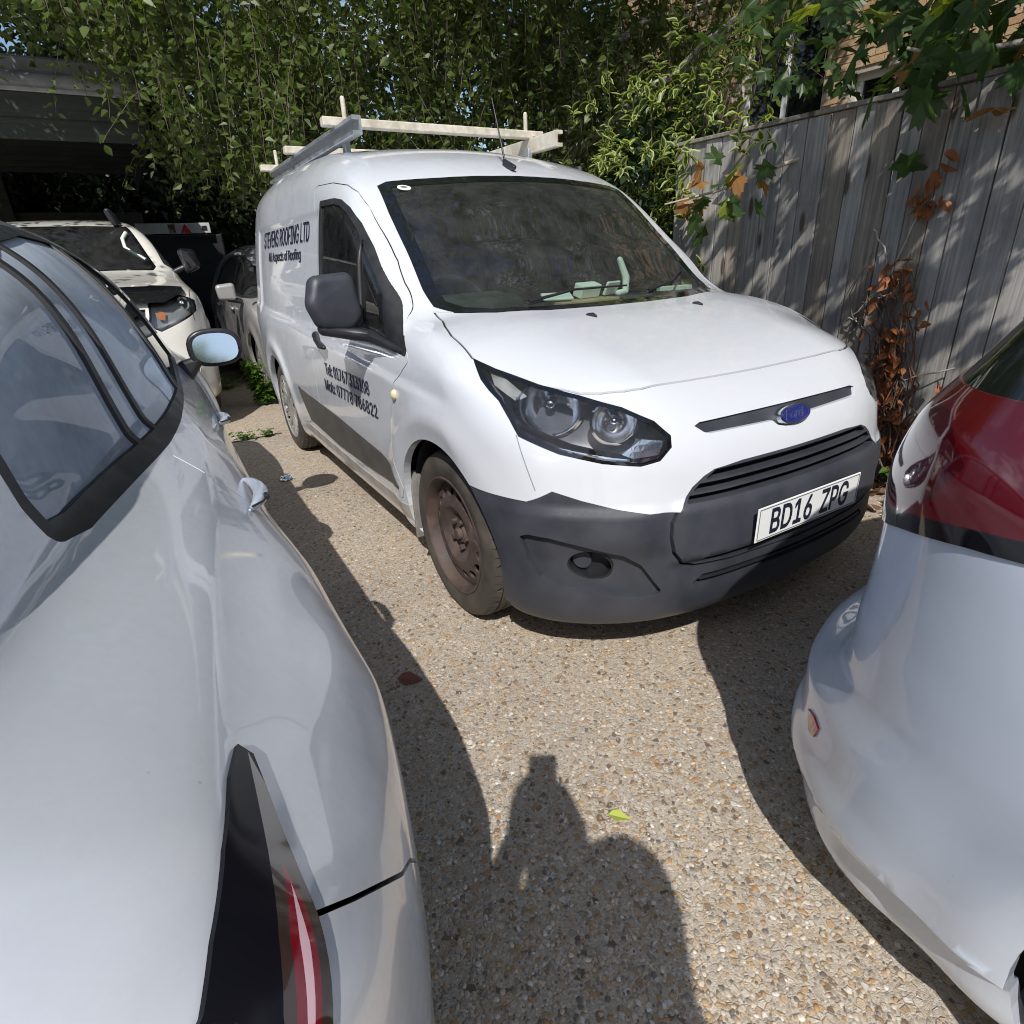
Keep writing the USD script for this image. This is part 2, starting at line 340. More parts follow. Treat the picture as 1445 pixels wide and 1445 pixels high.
def lettering(field, text, origin, along, up, out, height, width, bold=True, lift=0.0035, italic=0.0, far=0.5):
    """Vinyl lettering laid on a body: flat letters whose every point is dropped onto the surface."""
    m = meshkit.text_mesh(text, 1.0, depth=0.02, bold=bold); v, f = trimesh.remesh.subdivide_to_size(m.vertices, m.faces, 0.6)
    w = v[:, 0].max() - v[:, 0].min(); v[:, 0] -= v[:, 0].min()
    top = v[:, 2] > 0.01
    x = v[:, 0] / w * width + italic * v[:, 1] * height; y = v[:, 1] * height
    p = np.asarray(origin) + x[:, None] * unit(along) + y[:, None] * unit(up) + 0.3 * unit(out)
    q = drop(field, p, out, far); g = grad(field, q); g /= np.linalg.norm(g, axis=1, keepdims=True)
    return q + g * np.where(top, lift, -0.002)[:, None], f

def rounded(pts, r, e=.014, it=30):
    """A moulded cover: the hull of the points, its edges rounded off by smoothing."""
    q = trimesh.Trimesh(*arrays(hull(pts, r, 24).refine_to_length(e)), process=True); trimesh.smoothing.filter_taubin(q, iterations=it); return q
# wheels: axle along y, outer face towards +y
def tyre_mesh(R=0.318, rim=0.215, w=0.205):
    h = w / 2
    prof = [(rim - .004, -h * .86), (rim + .02, -h * .98), (rim + .05, -h), (R - .035, -h * .98), (R - .012, -h * .86)]
    for c in (-.055, -.02, .02, .055):
        prof += [(R - .001, c - .006), (R - .009, c - .004), (R - .009, c + .004), (R - .001, c + .006)]
    prof += [(R - .012, h * .86), (R - .035, h * .98), (rim + .05, h), (rim + .045, h * 1.01), (rim + .02, h * .98), (rim - .004, h * .86), (rim - .012, h * .6), (rim - .012, -h * .6)]
    m = solid(*lathe(prof, 80))
    cuts = []
    for k in range(58):
        a = k * 2 * np.pi / 58
        for y in (-.082, .082):
            cuts.append(mf.Manifold.cube([.02, .038, .0035], True).translate([R - .003, y, 0]).rotate([0, math.degrees(a), 0]))
        cuts.append(mf.Manifold.cube([.014, .026, .0025], True).translate([R - .003, 0.037 if k % 2 else -.037, 0]).rotate([0, math.degrees(a) + 2, 0]))
    return m - mf.Manifold.compose(cuts)
def steel_wheel():
    rim = solid(*lathe([(.2165, .088), (.223, .093), (.224, .099), (.2185, .1005), (.210, .092), (.203, .07), (.196, .03), (.194, -.085), (.205, -.095), (.208, -.085), (.202, -.075), (.203, .03), (.208, .07)], 72))
    disc = solid(*lathe([(.0, .062), (.034, .062), (.040, .054), (.072, .052), (.082, .06), (.108, .080), (.128, .080), (.165, .066), (.198, .058), (.198, .048), (.163, .056), (.128, .071), (.108, .071), (.086, .051), (.074, .044), (.0, .044)], 72))
    holes = [mf.Manifold.cylinder(.2, .0165, .0165, 16, True).rotate([90, 0, 0]).scale([1.0, 1, 1.3]).translate([.160, .06, 0]).rotate([0, k * 360 / 16, 0]) for k in range(16)]
    studs = [mf.Manifold.cylinder(.02, .0115, .0105, 6, True).rotate([90, 0, 0]).translate([.054, .062, 0]).rotate([0, k * 72 + 20, 0]) for k in range(5)]
    pits = [mf.Manifold.cylinder(.03, .0165, .0165, 16, True).rotate([90, 0, 0]).translate([.054, .06, 0]).rotate([0, k * 72 + 56, 0]) for k in range(5)]
    return rim + (disc - mf.Manifold.compose(holes)), studs, mf.Manifold.cylinder(.018, .026, .02, 24, True).rotate([-90, 0, 0]).translate([0, .068, 0])
def cover_wheel(spokes=10):
    rim = solid(*lathe([(.2165, .088), (.223, .093), (.224, .099), (.2185, .1005), (.210, .092), (.203, .07), (.196, .03), (.194, -.085), (.205, -.095), (.208, -.085), (.202, -.075), (.203, .03), (.208, .07)], 72))
    cov = solid(*lathe([(.0, .096), (.03, .096), (.05, .088), (.12, .092), (.19, .098), (.212, .094), (.212, .088), (.19, .088), (.12, .082), (.05, .078), (.0, .08)], 72))
    slots = []
    for k in range(spokes):
        slots.append(hull([(.085, 0, 0), (.19, 0, .026), (.19, 0, -.026)], .006, 8).scale([1, 12, 1]).translate([0, .09, 0]).rotate([0, k * 360 / spokes, 0]))
        slots.append(hull([(.13, 0, 0), (.195, 0, .004), (.195, 0, -.004)], .003, 8).scale([1, 20, 1]).translate([0, .09, 0]).rotate([0, (k + .5) * 360 / spokes, 0]))
    return rim, cov - mf.Manifold.compose(slots)
TYRE_M = arrays(tyre_mesh())
STEEL = steel_wheel(); STEEL = (arrays(STEEL[0]), [arrays(s) for s in STEEL[1]], arrays(STEEL[2]))
COVER = [arrays(m) for m in cover_wheel()]
BACKDISC = arrays(solid(*lathe([(0, .02), (.19, .02), (.19, .012), (0, .012)], 40)))
def wheel(parent, c, side, kind, scale=1.0, turn=0.0, spin=0.0):
    """side +1: the outer face looks to +y, -1: to -y."""
    def T(m):
        v, f = arrays(m); a = math.radians(spin)
        v = v @ np.array([[math.cos(a), 0, -math.sin(a)], [0, 1, 0], [math.sin(a), 0, math.cos(a)]])
        if side < 0: v = v * [-1, -1, 1]
        t = math.radians(turn); R = np.array([[math.cos(t), -math.sin(t), 0], [math.sin(t), math.cos(t), 0], [0, 0, 1]])
        return (v * scale) @ R.T + np.asarray(c), f
    w = put(parent, 'wheel', T(TYRE_M), TYRE, smooth=35)
    put(w, 'brake_backing', T(BACKDISC), DARK)
    if kind == 'steel':
        put(w, 'steel_rim', T(STEEL[0]), RUST)
        for s in STEEL[1]: put(w, 'wheel_nut', T(s), RUST)
        put(w, 'hub_cap', T(STEEL[2]), RUST)
    else:
        put(w, 'rim', T(COVER[0]), ALLOY); put(w, 'wheel_cover', T(COVER[1]), ALLOY)
def arch_liner(c, y0, y1, r=0.375):
    an = np.linspace(-0.35, np.pi + 0.35, 40); pr = [(c[0] + r * math.cos(t), c[2] + r * math.sin(t)) for t in an] + [(c[0] + (r + .006) * math.cos(t), c[2] + (r + .006) * math.sin(t)) for t in an[::-1]]
    return extr(Polygon(pr), (np.array([1., 0, 0]), np.array([0, 0, 1.]), np.array([0, -1., 0])), -y1, -y0)

# ------------------------------------------------------------------ body fields
VP=lut([(-3.75,1.75),(-3.5,1.80),(-3.0,1.833),(-2.4,1.84),(-1.8,1.823),(-1.4,1.775),(-1.1,1.70),(-.87,1.605),(-.5,1.335),(-.14,1.075),(.07,1.035),(.3,.975),(.5,.905),(.62,.84),(.72,.77),(.9,.6)],1600)
VW=lut([(.0,.80),(.2,.865),(.35,.895),(.6,.917),(.88,.917),(.97,.905),(1.1,.885),(1.3,.855),(1.5,.815),(1.65,.775),(1.8,.70),(1.9,.66)])
VF=lut([(0.1,.74),(.2,.77),(.3,.795),(.45,.788),(.55,.778),(.65,.76),(.77,.735),(.87,.68),(1.0,.62),(1.2,.5),(2,.3)])
VN=lut([(0,0),(.3,.015),(.5,.055),(.65,.125),(.75,.205),(.83,.285),(.88,.38),(.92,.50),(1.0,.8)])  # nose plan setback
def van(p):
    x,y,z=p[:,0],np.abs(p[:,1]),p[:,2]
    w=VW(z)-.085*np.clip((-2.5-x)/1.1,0,2)**2
    # arch flares
    for cx in (0,-2.662):
        r=np.hypot(x-cx,z-.33)
        w=w+.014*np.exp(-((r-.43)/.06)**2)
    w=w-.05*np.clip((x+.5)/.8,0,2)**2*sstep(.9,1.1,z)
    # character line
    zc=.967+(x+2.54)*-.0555
    w=w+.010*sstep(zc+.03,zc-.01,z)*sstep(.25,-.1,x)-.006
    # recessed cargo panel
    d=np.maximum(np.abs(x+2.18)-.80,np.abs(z-1.22)-.25)
    w=w-.010*sstep(.03,-.01,d)
    a=y-w
    X=x+.16*np.minimum(y,.8)**2*sstep(.45,.1,x)
    bon=sstep(-.45,-.1,x)
    crown=(.09*y**2)*(1-bon)+bon*(-.03*y**2+(.25+.6*sstep(.05,.5,x))*np.clip(y-.42,0,1)**2)
    b=(z-(VP(X)-crown))*.82
    nose=x-(VF(z)-VN(y))
    nose=nose-.020*sstep(.535,.48,y)*sstep(.395,.42,z)*sstep(.60,.565,z)-.016*sstep(.60,.555,z)*sstep(.40,.50,z)*sstep(.50,.60,y)
    c=nose*.9
    e=(.165-z)
    d=(-3.55+.06*sstep(.9,1.8,z)+.13*(y/.8)**4)-x
    f=smax(a,b,.07+.07*sstep(-.2,-1.3,x))
    f=smax(f,c,.10)
    f=smax(f,d,.12)
    f=smax(f,e,.08)
    return f
LW=lut([(.15,.80),(.28,.87),(.45,.893),(.58,.893),(.72,.868),(.80,.835),(.86,.80),(.89,.782),(.92,.765),(.96,.75),(1.05,.72),(1.18,.665),(1.33,.555),(1.42,.43),(1.5,.25)],3000,.012)
LP=lut([(-3,.45),(-2.75,.70),(-2.5,.84),(-2.1,.93),(-1.7,1.0),(-1.3,1.22),(-.9,1.40),(-.5,1.455),(-.1,1.45),(.4,1.40),(.8,1.31),(1.1,1.2),(1.3,1.11),(1.5,1.0),(1.6,.93),(1.7,.82),(1.9,.6)],2000)
LN=lut([(0,0),(.3,.01),(.5,.035),(.65,.085),(.75,.14),(.82,.23),(.87,.36),(.91,.55),(1,1)])
def left_car(p):
    x,z=p[:,0],p[:,2]
    q=np.abs(p[:,1]+2.40+.025*(x-.8))
    w=LW(z)
    w=w-.06*sstep(.2,1.4,x)*sstep(.6,.9,z)
    w=w-.10*sstep(-.3,1.15,x)*sstep(.89,1.0,z)*(1-.75*sstep(.98,1.32,z))
    for cx in (.82,-1.85):
        r=np.hypot(x-cx,z-.33)
        w=w+.030*np.exp(-((r-.36)/.14)**2)
    w=w-.025*np.exp(-((x-.15)/.5)**2)*sstep(.75,.5,z)*sstep(.3,.45,z)
    w=w-.05*np.clip((x-1.0)/.7,0,2)**2
    a=q-w
    b=(z-(LP(x)-.10*q**2))*.85
    c=(x-(1.68-.10*sstep(.8,1.0,z)-.03*sstep(.55,.4,z)-LN(q)))*.9
    d=(-2.78+LN(q)*.9-x)
    e=.17-z
    f=smax(a,b,.10); f=smax(f,c,.09); f=smax(f,d,.1); return smax(f,e,.06)
RW=lut([(.1,.80),(.17,.818),(.255,.828),(.268,.845),(.285,.850),(.45,.856),(.6,.872),(.7,.875),(.85,.862),(.95,.845),(1.05,.80),(1.2,.735),(1.35,.665),(1.5,.56),(1.6,.4)],3000,.010)
RF=lut([(0.05,1.25),(.17,1.165),(.255,1.142),(.27,1.118),(.29,1.118),(.36,1.132),(.50,1.132),(.64,1.135),(.70,1.140),(.8,1.143),(.9,1.138),(1.0,1.160),(1.07,1.205),(1.2,1.29),(1.4,1.42),(1.5,1.56),(1.7,2.0)],3000,.012)
RN=lut([(0,0),(.35,.02),(.55,.07),(.68,.14),(.76,.22),(.82,.31),(.87,.42),(.91,.60),(1,1.1)])
RP=lut([(.9,1.2),(1.3,1.42),(1.7,1.50),(2.3,1.53),(3.0,1.50),(3.5,1.4),(4.2,.98),(4.7,.9),(5.2,.75)])
def right_car(p):
    x,q,z=p[:,0],np.abs(p[:,1]),p[:,2]
    w=RW(z)+.007*np.exp(-((z-.278)/.010)**2)
    for cx in (2.08,4.65):
        r=np.hypot(x-cx,z-.32)
        w=w+.02*np.exp(-((r-.40)/.08)**2)
    a=q-w
    b=(z-(RP(x)-.08*q**2))*.85
    c=((RF(z)+RN(q)+.105*sstep(.43,.56,z)*(1-.75*sstep(.5,.84,q)))-x)*.85
    d=x-(5.3-.4*q**2)
    f=smax(a,b,.12); f=smax(f,c,.06); f=smax(f,d,.2); return smax(f,.14-z,.05)

# ------------------------------------------------------------------ the white van
def words(parent, m):
    """Each word of a line of lettering is a part of its own."""
    t = trimesh.Trimesh(*m, process=True); comp = sorted(t.split(only_watertight=False), key=lambda c: c.bounds[0][0]); h = np.ptp(t.vertices[:, 2]); groups, end = [], -1e9
    for c in comp:
        if c.bounds[0][0] > end + .16 * h: groups.append([])
        groups[-1].append(c); end = max(end, c.bounds[1][0])
    for g in groups: put(parent, 'side_lettering', cat(*g), INK, smooth=False)
def build_van():
    T = thing('panel_van', 'white panel van with black front bumper, roofing firm lettering and a roof rack', 'van', (-1.33, 0, 0))
    X, Y = np.array([1., 0, 0]), np.array([0, 1., 0])
    lo, hi = (-3.75, -1.02, .05), (.95, 1.02, 1.98)
    out, body = shell_of(van, lo, hi, 0.017)
    # wheel arches cut through both sides
    for cx in (0, -2.662):
        for s in (-1, 1):
            body -= mf.Manifold.cylinder(.5, .362, .362, 72, True).rotate([90, 0, 0]).translate([cx, s * .88, .322])
            body -= mf.Manifold.cube([.62, .5, .3], True).translate([cx, s * .88, .14])
    def both(pts): return [pts, mirror(pts)]
    def cut(piece):
        nonlocal body
        a, b = body.split(piece); body = b; return a
    # glazing
    ws_l = [(-.913, -.669, 1.55), (-.926, -.62, 1.568), (-.878, -.396, 1.578), (-.850, -.13, 1.587), (-.850, .13, 1.587), (-.878, .396, 1.578), (-.926, .62, 1.568), (-.913, .669, 1.55),
            (-.758, .69, 1.436), (-.586, .703, 1.299), (-.412, .722, 1.151), (-.325, .722, 1.092), (-.231, .665, 1.072), (-.143, .561, 1.066), (-.088, .356, 1.062), (-.072, .12, 1.061),
            (-.072, -.12, 1.061), (-.088, -.356, 1.062), (-.143, -.561, 1.066), (-.231, -.665, 1.072), (-.325, -.722, 1.092), (-.412, -.722, 1.151), (-.586, -.703, 1.299), (-.758, -.69, 1.436)]
    dn = (.56, 0, .83)
    glasspiece = cut(prism(ws_l, dn, (-.4, .4)))
    inner = prism(ws_l, dn, (-.4, .4), buf=-.052, rnd=.05)
    pane, frit = glasspiece.split(inner)
    put(T, 'windscreen_border', skin(van, frit), GLOSSBLACK, field=van)
    put(T, 'windscreen', skin(van, glasspiece, shift=(-.002, 0, -.003)), SCREEN, field=van)
    dlo = [(-1.341, -.80, 1.528), (-1.124, -.80, 1.522), (-1.03, -.80, 1.508), (-.921, -.80, 1.47), (-.795, -.80, 1.403), (-.664, -.80, 1.311), (-.528, -.80, 1.207), (-.358, -.82, 1.076), (-.165, -.84, .936), (-.31, -.88, .952), (-.50, -.88, .985), (-.80, -.88, 1.012), (-1.33, -.88, 1.028)]
    for k, d in enumerate(both(dlo)):
        s = -1 if k == 0 else 1
        w = cut(prism(d, (0, s, 0), (-.25, .25), rnd=.015))
        hole = prism(d, (0, s, 0), (-.25, .25), buf=-.024, rnd=.03)
        a, fr = w.split(hole)
        tri = extr(Polygon([(-.545, 1.26), (-.375, .93), (-.375, .8), (0, .8), (0, 1.3)]), (X, np.array([0, 0, 1.]), np.array([0, -1., 0])), -1.2, 1.2)
        g, t = a.split(tri)[1], a.split(tri)[0]
        win = put(T, 'side_window', skin(van, g, shift=(0, -s * .008, 0)), WINDOW, field=van)
        put(win, 'window_seal', fr, RUBBER, field=van)
        put(win, 'mirror_triangle', t, PLASTIC2, field=van)
        zz = np.linspace(1.0, 1.335, 9); post = drop(van, np.c_[-.745 + .16 * (1.38 - zz), np.full(9, s * 1.3), zz], (0, s, 0))
        put(win, 'window_divider', tube(post + [0, -s * .003, 0], .011, 6), RUBBER, smooth=True)
    # headlamps
    hl = [(.138, -.816, .966), (.217, -.779, .94), (.358, -.719, .905), (.466, -.645, .88), (.545, -.554, .849), (.612, -.493, .811), (.652, -.466, .773), (.663, -.469, .743), (.652, -.496, .71), (.621, -.535, .699),
          (.554, -.609, .71), (.475, -.703, .735), (.396, -.803, .779), (.366, -.825, .823), (.313, -.827, .866), (.268, -.836, .892), (.225, -.839, .917)]
    for k, h in enumerate(both(hl)):
        s = -1 if k == 0 else 1
        d = unit((.6, s * .8, 0.05))
        p = cut(prism(h, d, (-.3, .3)))
        hole = prism(h, d, (-.3, .3), buf=-.010, rnd=.004)
        pane, bez = p.split(hole)
        lamp = put(T, 'headlight', skin(van, p, shift=-d * .001), CLEARLENS, field=van)
        put(lamp, 'bezel', bez, GLOSSBLACK, field=van)
        put(lamp, 'housing', moved(skin(van, p), -d * .125), mottled('lamp_housing', (.05, .055, .07), (.09, .095, .11), 6, (.2, .35)) if k == 0 else UsdShade.Material.Get(stage, L + 'lamp_housing'), field=van)
        def at(x, y, z, depth):                                   # a spot on the lens, pushed in along -d
            q = drop(van, np.array([[x, y * -s, z]]) + .4 * d, d)[0]; return q - d * depth
        fd = unit((.8, s * .55, .0)); fr = frame(fd); RM = np.column_stack([-fr[0], fd, fr[1]])
        bowl = lathe([(.078, .0), (.074, -.012), (.06, -.036), (.035, -.052), (.012, -.056), (.012, -.06), (.036, -.057), (.064, -.04), (.08, -.012), (.084, 0)], 40)
        bulb = hull([(0, -.05, 0), (0, -.015, 0)], .013, 14)
        inside = out.translate([float(q) for q in -d * .007]) ^ prism(h, d, (-.3, .3), buf=-.006)
        def trim(m):
            q = solid(*m)
            if q.volume() < 0: q = solid(m[0], m[1][:, ::-1])
            return q ^ inside
        for (x, y, z, sc, dep) in ((.430, -.745, .852, 1.18, .050), (.575, -.622, .812, .80, .036)):
            c = at(x, y, z, dep)
            put(lamp, 'reflector', trim(moved((arrays(bowl)[0] * sc, arrays(bowl)[1]), c, RM)), REFLECTOR, smooth=40)
            put(lamp, 'bulb', moved((arrays(bulb)[0] * sc, arrays(bulb)[1]), c, RM), CHROME, smooth=True)
            rg = lathe([(.080, -.002), (.088, -.002), (.088, .004), (.080, .004)], 40)
            put(lamp, 'reflector_rim', trim(moved((arrays(rg)[0] * sc, arrays(rg)[1]), c, RM)), CHROME)
        # indicator cell at the inner end, and the pale reflector strip towards the tip
        cell = [(.598, -.52, .765), (.642, -.478, .757), (.640, -.495, .722), (.600, -.545, .715), (.575, -.565, .728)]
        cell = cell if s < 0 else mirror(cell)
        put(lamp, 'indicator_cell', moved(skin(van, p ^ prism(cell, d, (-.3, .3)), tol=.005), -d * .022), REFLECTOR, smooth=False)
        strip = [(.205, -.80, .935), (.245, -.79, .925), (.36, -.765, .875), (.345, -.79, .862), (.26, -.815, .90)]
        strip = strip if s < 0 else mirror(strip)
        put(lamp, 'side_reflector', moved(skin(van, p ^ prism(strip, d, (-.3, .3)), tol=.005), -d * .02), ALLOY, field=van)
        bar = [(.43, -.765, .762), (.50, -.69, .742), (.575, -.60, .722), (.60, -.56, .716), (.60, -.56, .708), (.57, -.605, .712), (.49, -.695, .732), (.42, -.775, .752)]
        bar = bar if s < 0 else mirror(bar)
        put(lamp, 'chrome_strip', moved(skin(van, p ^ prism(bar, d, (-.3, .3)), tol=.005), -d * .018), CHROME, field=van)
    # black lower bumper
    bl = [(-1.02, .594), (-.842, .598), (-.828, .608), (-.791, .635), (-.731, .61), (-.654, .586), (-.58, .57), (-.498, .567), (-.445, .628), (-.405, .654), (-.367, .668), (-.257, .675)]
    blk = Polygon([(-1.02, 0.0)] + bl + [(-y, z) for y, z in bl[::-1]] + [(1.02, 0.0)])
    FX = (Y, np.array([0, 0, 1.]), X)
    bumper = cut(extr(blk, FX, .18, 1.1))
    slot = lambda pts, r=.0: extr(Polygon(pts).buffer(-r).buffer(r) if r else Polygon(pts), FX, .3, 1.1)
    # upper grille: three openings between bars that follow the nose
    for z0, z1, w0, w1 in ((.641, .666, .408, .362), (.611, .634, .448, .42), (.584, .604, .474, .455)):
        bumper -= slot([(-w0, z0), (w0, z0), (w1, z1), (-w1, z1)], .004)
    gl_ = [(-.500, .580), (-.517, .535), (-.520, .49), (-.512, .44), (-.488, .402), (-.44, .386), (-.30, .378), (0, .375)]; gl_ = gl_ + [(-a, b) for a, b in gl_[-2::-1]]
    groove = extr(LineString(gl_).buffer(.0045), FX, .3, 1.1); bumper -= groove
    # opening under the plate carrier, and the two lower slots
    bumper -= slot([(-.40, .398), (.40, .398), (.43, .412), (-.43, .412)], .003)
    bumper -= slot([(-.455, .318), (.455, .318), (.41, .350), (-.41, .350)], .006)
    bars = [slot([(-.42, .333), (.42, .333), (.41, .341), (-.41, .341)])]
    lowbar = (out - out.translate([-.02, 0, 0])) ^ bars[0]
    fogs = []
    fog = [(.426, -.839, .486), (.462, -.832, .499), (.52, -.80, .498), (.57, -.749, .483), (.671, -.647, .446), (.701, -.605, .41), (.728, -.538, .312), (.70, -.60, .306), (.652, -.68, .315), (.545, -.784, .327), (.49, -.811, .358), (.457, -.826, .41)]
    for k, h in enumerate(both(fog)):
        s = -1 if k == 0 else 1
        d = unit((.66, s * .75, 0)); a, b = bumper.split(prism(h, d, (-.25, .25), rnd=.01)); bumper = b
        c = drop(van, np.array([[.608, s * .725, .402]]) + .4 * d, d)[0]; fr = frame(d)
        el = affinity.scale(Point(c @ fr[0], c @ fr[1]).buffer(.058, 24), 1.15, .80)
        hole = extr(el, fr, c @ d - .1, c @ d + .1)
        fogs.append((a - hole, d, c, fr, el))
    bp = put(T, 'front_bumper', bumper, PLASTIC, field=van)
    put(bp, 'lower_grille_bar', lowbar, PLASTIC2)
    for a, d, c, fr, el in fogs:
        v, f = arrays(a); p = put(T, 'fog_panel', a.translate([float(q) for q in -d * .022]), PLASTIC, field=lambda q, d=d: van(q + d * .022))
        cup = extr(el.buffer(.002).difference(el.buffer(-.004)), fr, c @ d - .075, c @ d - .024)
        put(p, 'fog_lamp_cup', cup, PLASTIC2); put(p, 'fog_lamp_blank', extr(el, fr, c @ d - .078, c @ d - .066), PLASTIC2)
        e2 = affinity.translate(affinity.scale(el, .42, .62), -.028 if d[1] < 0 else .028, .004)
        put(p, 'fog_lamp_cover', extr(e2, fr, c @ d - .066, c @ d - .046), PLASTIC)
    # dark backing behind every opening of the nose
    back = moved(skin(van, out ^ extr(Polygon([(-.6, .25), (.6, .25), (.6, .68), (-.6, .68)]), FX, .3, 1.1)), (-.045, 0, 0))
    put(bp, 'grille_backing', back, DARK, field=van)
    # upper grille bar with the oval badge
    ub = [(-.395, .786), (-.371, .7925), (.371, .7925), (.395, .786), (.375, .762), (.09, .756), (.075, .742), (.04, .7335), (-.04, .7335), (-.075, .742), (-.09, .756), (-.355, .762), (-.372, .768)]
    bar = cut(extr(Polygon(ub), FX, .4, 1.1))
    put(T, 'grille_bar', bar.translate([-.012, 0, 0]), PLASTIC, field=lambda q: van(q + [.012, 0, 0]))
    # side rubbing strips
    tr = [(-2.031, -.92, .574), (-1.864, -.92, .561), (-1.155, -.92, .537), (-.562, -.92, .499), (-.44, -.92, .47), (-.398, -.92, .386), (-.751, -.92, .362), (-1.324, -.92, .35), (-1.895, -.92, .378)]
    for k, h in enumerate(both(tr)):
        s = -1 if k == 0 else 1
        st = cut(prism(h, (0, s, 0), (-.25, .25), rnd=.012)); put(T, 'side_rubbing_strip', st.translate([0, s * .004, 0]), TRIM, field=van)
    sl = [(-2.30, -.9, .285), (-.33, -.9, .265), (-.345, -.9, .335), (-.9, -.9, .325), (-2.0, -.9, .345)]
    for k, h in enumerate(both(sl)):
        s = -1 if k == 0 else 1
        st = cut(prism([(p[0], p[1], p[2] - .015) for p in h], (0, s, 0), (-.2, .2))); put(T, 'sill', st.translate([0, s * .002, 0]), SILLGREY, field=van)
    # panel gaps
    door = [(-1.441, -.9, 1.600), (-1.43, -.9, 1.486), (-1.47, -.9, 1.331), (-1.512, -.9, 1.166), (-1.53, -.9, .99), (-1.512, -.9, .85), (-1.53, -.9, .661), (-1.545, -.9, .40), (-1.52, -.9, .342), (-.40, -.9, .342), (-.368, -.9, .395), (-.392, -.9, .515), (-.379, -.9, .692), (-.311, -.9, .84), (-.17, -.9, .935),
            (-.393, -.8, 1.113), (-.466, -.8, 1.174), (-.554, -.8, 1.254), (-.684, -.8, 1.355), (-.826, -.8, 1.463), (-.937, -.8, 1.527), (-1.048, -.8, 1.565), (-1.207, -.8, 1.59)]
    for k, h in enumerate(both(door)):
        s = -1 if k == 0 else 1
        rg_ = ring(h, (0, s, 0), .0018, (-.12, .25), rnd=.02); seal = (body ^ ring(h, (0, s, 0), .0016, (-.12, .25), rnd=.02)).translate([-.001, -s * .003, -.0015]); body -= rg_
        dd = cut(prism(h, (0, s, 0), (-.12, .25), rnd=.02))
        D = put(T, 'front_door', dd, WHITE, field=van); put(D, 'door_seal', seal, DARK)  # dark strip set in the door gap to stand for its shade
        hp = drop(van, np.array([[-1.375, s * 1.3, .918], [-1.30, s * 1.3, .912], [-1.20, s * 1.3, .893], [-1.165, s * 1.3, .89]]), (0, s, 0))
        put(D, 'door_handle', hull([hp[1] + [0, s * .028, 0], hp[2] + [0, s * .030, .0], hp[3] + [.0, s * .02, -.004]], (.013, .015, .011)) + hull([hp[0] + [0, s * .006, .004], hp[1] + [0, s * .022, 0]], (.022, .014)), PLASTIC2, smooth=40)
        cp = hull([hp[0] + [.14, -s * .0, -.0]], .04, 24)
        # cargo side: seam down the load area behind the door
        seam = drop(van, np.array([[-1.60, s * 1.2, z] for z in np.linspace(1.72, 1.60, 5)]), (0, s, 0))
    bon = [(.548, .0, .88), (.546, -.33, .88), (.541, -.484, .88), (.528, -.54, .88), (.500, -.603, .87), (.466, -.650, .88), (.358, -.726, .905), (.217, -.787, .94), (.134, -.815, .967), (.04, -.806, .99), (-.034, -.800, 1.017), (-.13, -.775, 1.04), (-.21, -.745, 1.06), (-.30, -.735, 1.08)]
    bonp = bon + [(-.20, -.62, 1.07), (-.10, -.36, 1.06), (-.08, 0, 1.06)]
    loop = bonp + [(x, -y, z) for x, y, z in bonp[::-1] if y != 0]
    rg_ = ring(loop, (0, 0, 1), .0036, (-.3, .4)); seal = (body ^ rg_).translate([-.003, 0, -.004]); body -= rg_
    B = put(T, 'bonnet', cut(prism(loop, (0, 0, 1), (-.32, .4))), WHITE, field=van)
    put(B, 'bonnet_seal', seal, DARK)  # dark strip under the bonnet gap, painting the shade inside it
    for y in (-.262, .285):
        q = drop(van, np.array([[.04, y, 1.4]]), (0, 0, 1))[0]
        put(B, 'washer_nozzle', hull([q + [.018, 0, .000], q + [-.014, .012, .003], q + [-.014, -.012, .003]], (.005, .007, .007)), PLASTIC2, smooth=True)
    for k in range(2):
        s = -1 if k == 0 else 1
        body -= ring([(.392, s * .81, .785), (.428, s * .80, .704), (.463, s * .795, .632)], (.6, s * .8, 0), .0018, (-.2, .2), closed=False)
    put(T, 'body_shell', body, WHITE, field=van)
    lin = lining_of(van, lo, hi, .045)
    for m in (prism(ws_l, dn, (-.4, .4)), prism(dlo, (0, -1, 0), (-.3, .3)), prism(mirror(dlo), (0, 1, 0), (-.3, .3)), mf.Manifold.cube([6, 3, 1.2], True).translate([0, 0, .25]), mf.Manifold.cube([2.0, 3, 3], True).translate([-3.05, 0, 1])): lin -= m
    lin -= mf.Manifold.cube([.9, 3, .5], True).translate([.62, 0, .95])
    C = put(T, 'cabin_lining', lin, CABIN)
    put(C, 'bulkhead', hull([(-1.72, -.72, .45), (-1.72, .72, .45), (-1.72, -.74, 1.1), (-1.72, .74, 1.1), (-1.72, -.55, 1.62), (-1.72, .55, 1.62)], .012, 8), CABIN)
    put(C, 'cabin_floor', box((-.8, 0, .42), (1.9, 1.6, .04)), CABIN)
    # wheels, liners, mudguards
    for cx in (0, -2.662):
        for s in (-1, 1):
            put(T, 'wheel_arch_liner', arch_liner((cx, 0, .322), *((-.86, -.5) if s < 0 else (.5, .86)), r=.37), RUBBER)
            put(T, 'wheel_arch_inner', box((cx, s * .5, .40), (.8, .01, .62)), DARK)
    wheel(T, (0, -.785, .317), -1, 'steel', spin=12); wheel(T, (0, .785, .317), 1, 'steel', spin=40)
    wheel(T, (-2.662, -.785, .317), -1, 'cover', spin=8); wheel(T, (-2.662, .785, .317), 1, 'cover')
    put(T, 'front_mudflap', box((-.352, -.80, .32), (.015, .17, .30), bevel=.004), LINERGREY)
    put(T, 'underbody', box((-1.45, 0, .30), (3.7, 1.35, .12), bevel=.03), DARK)
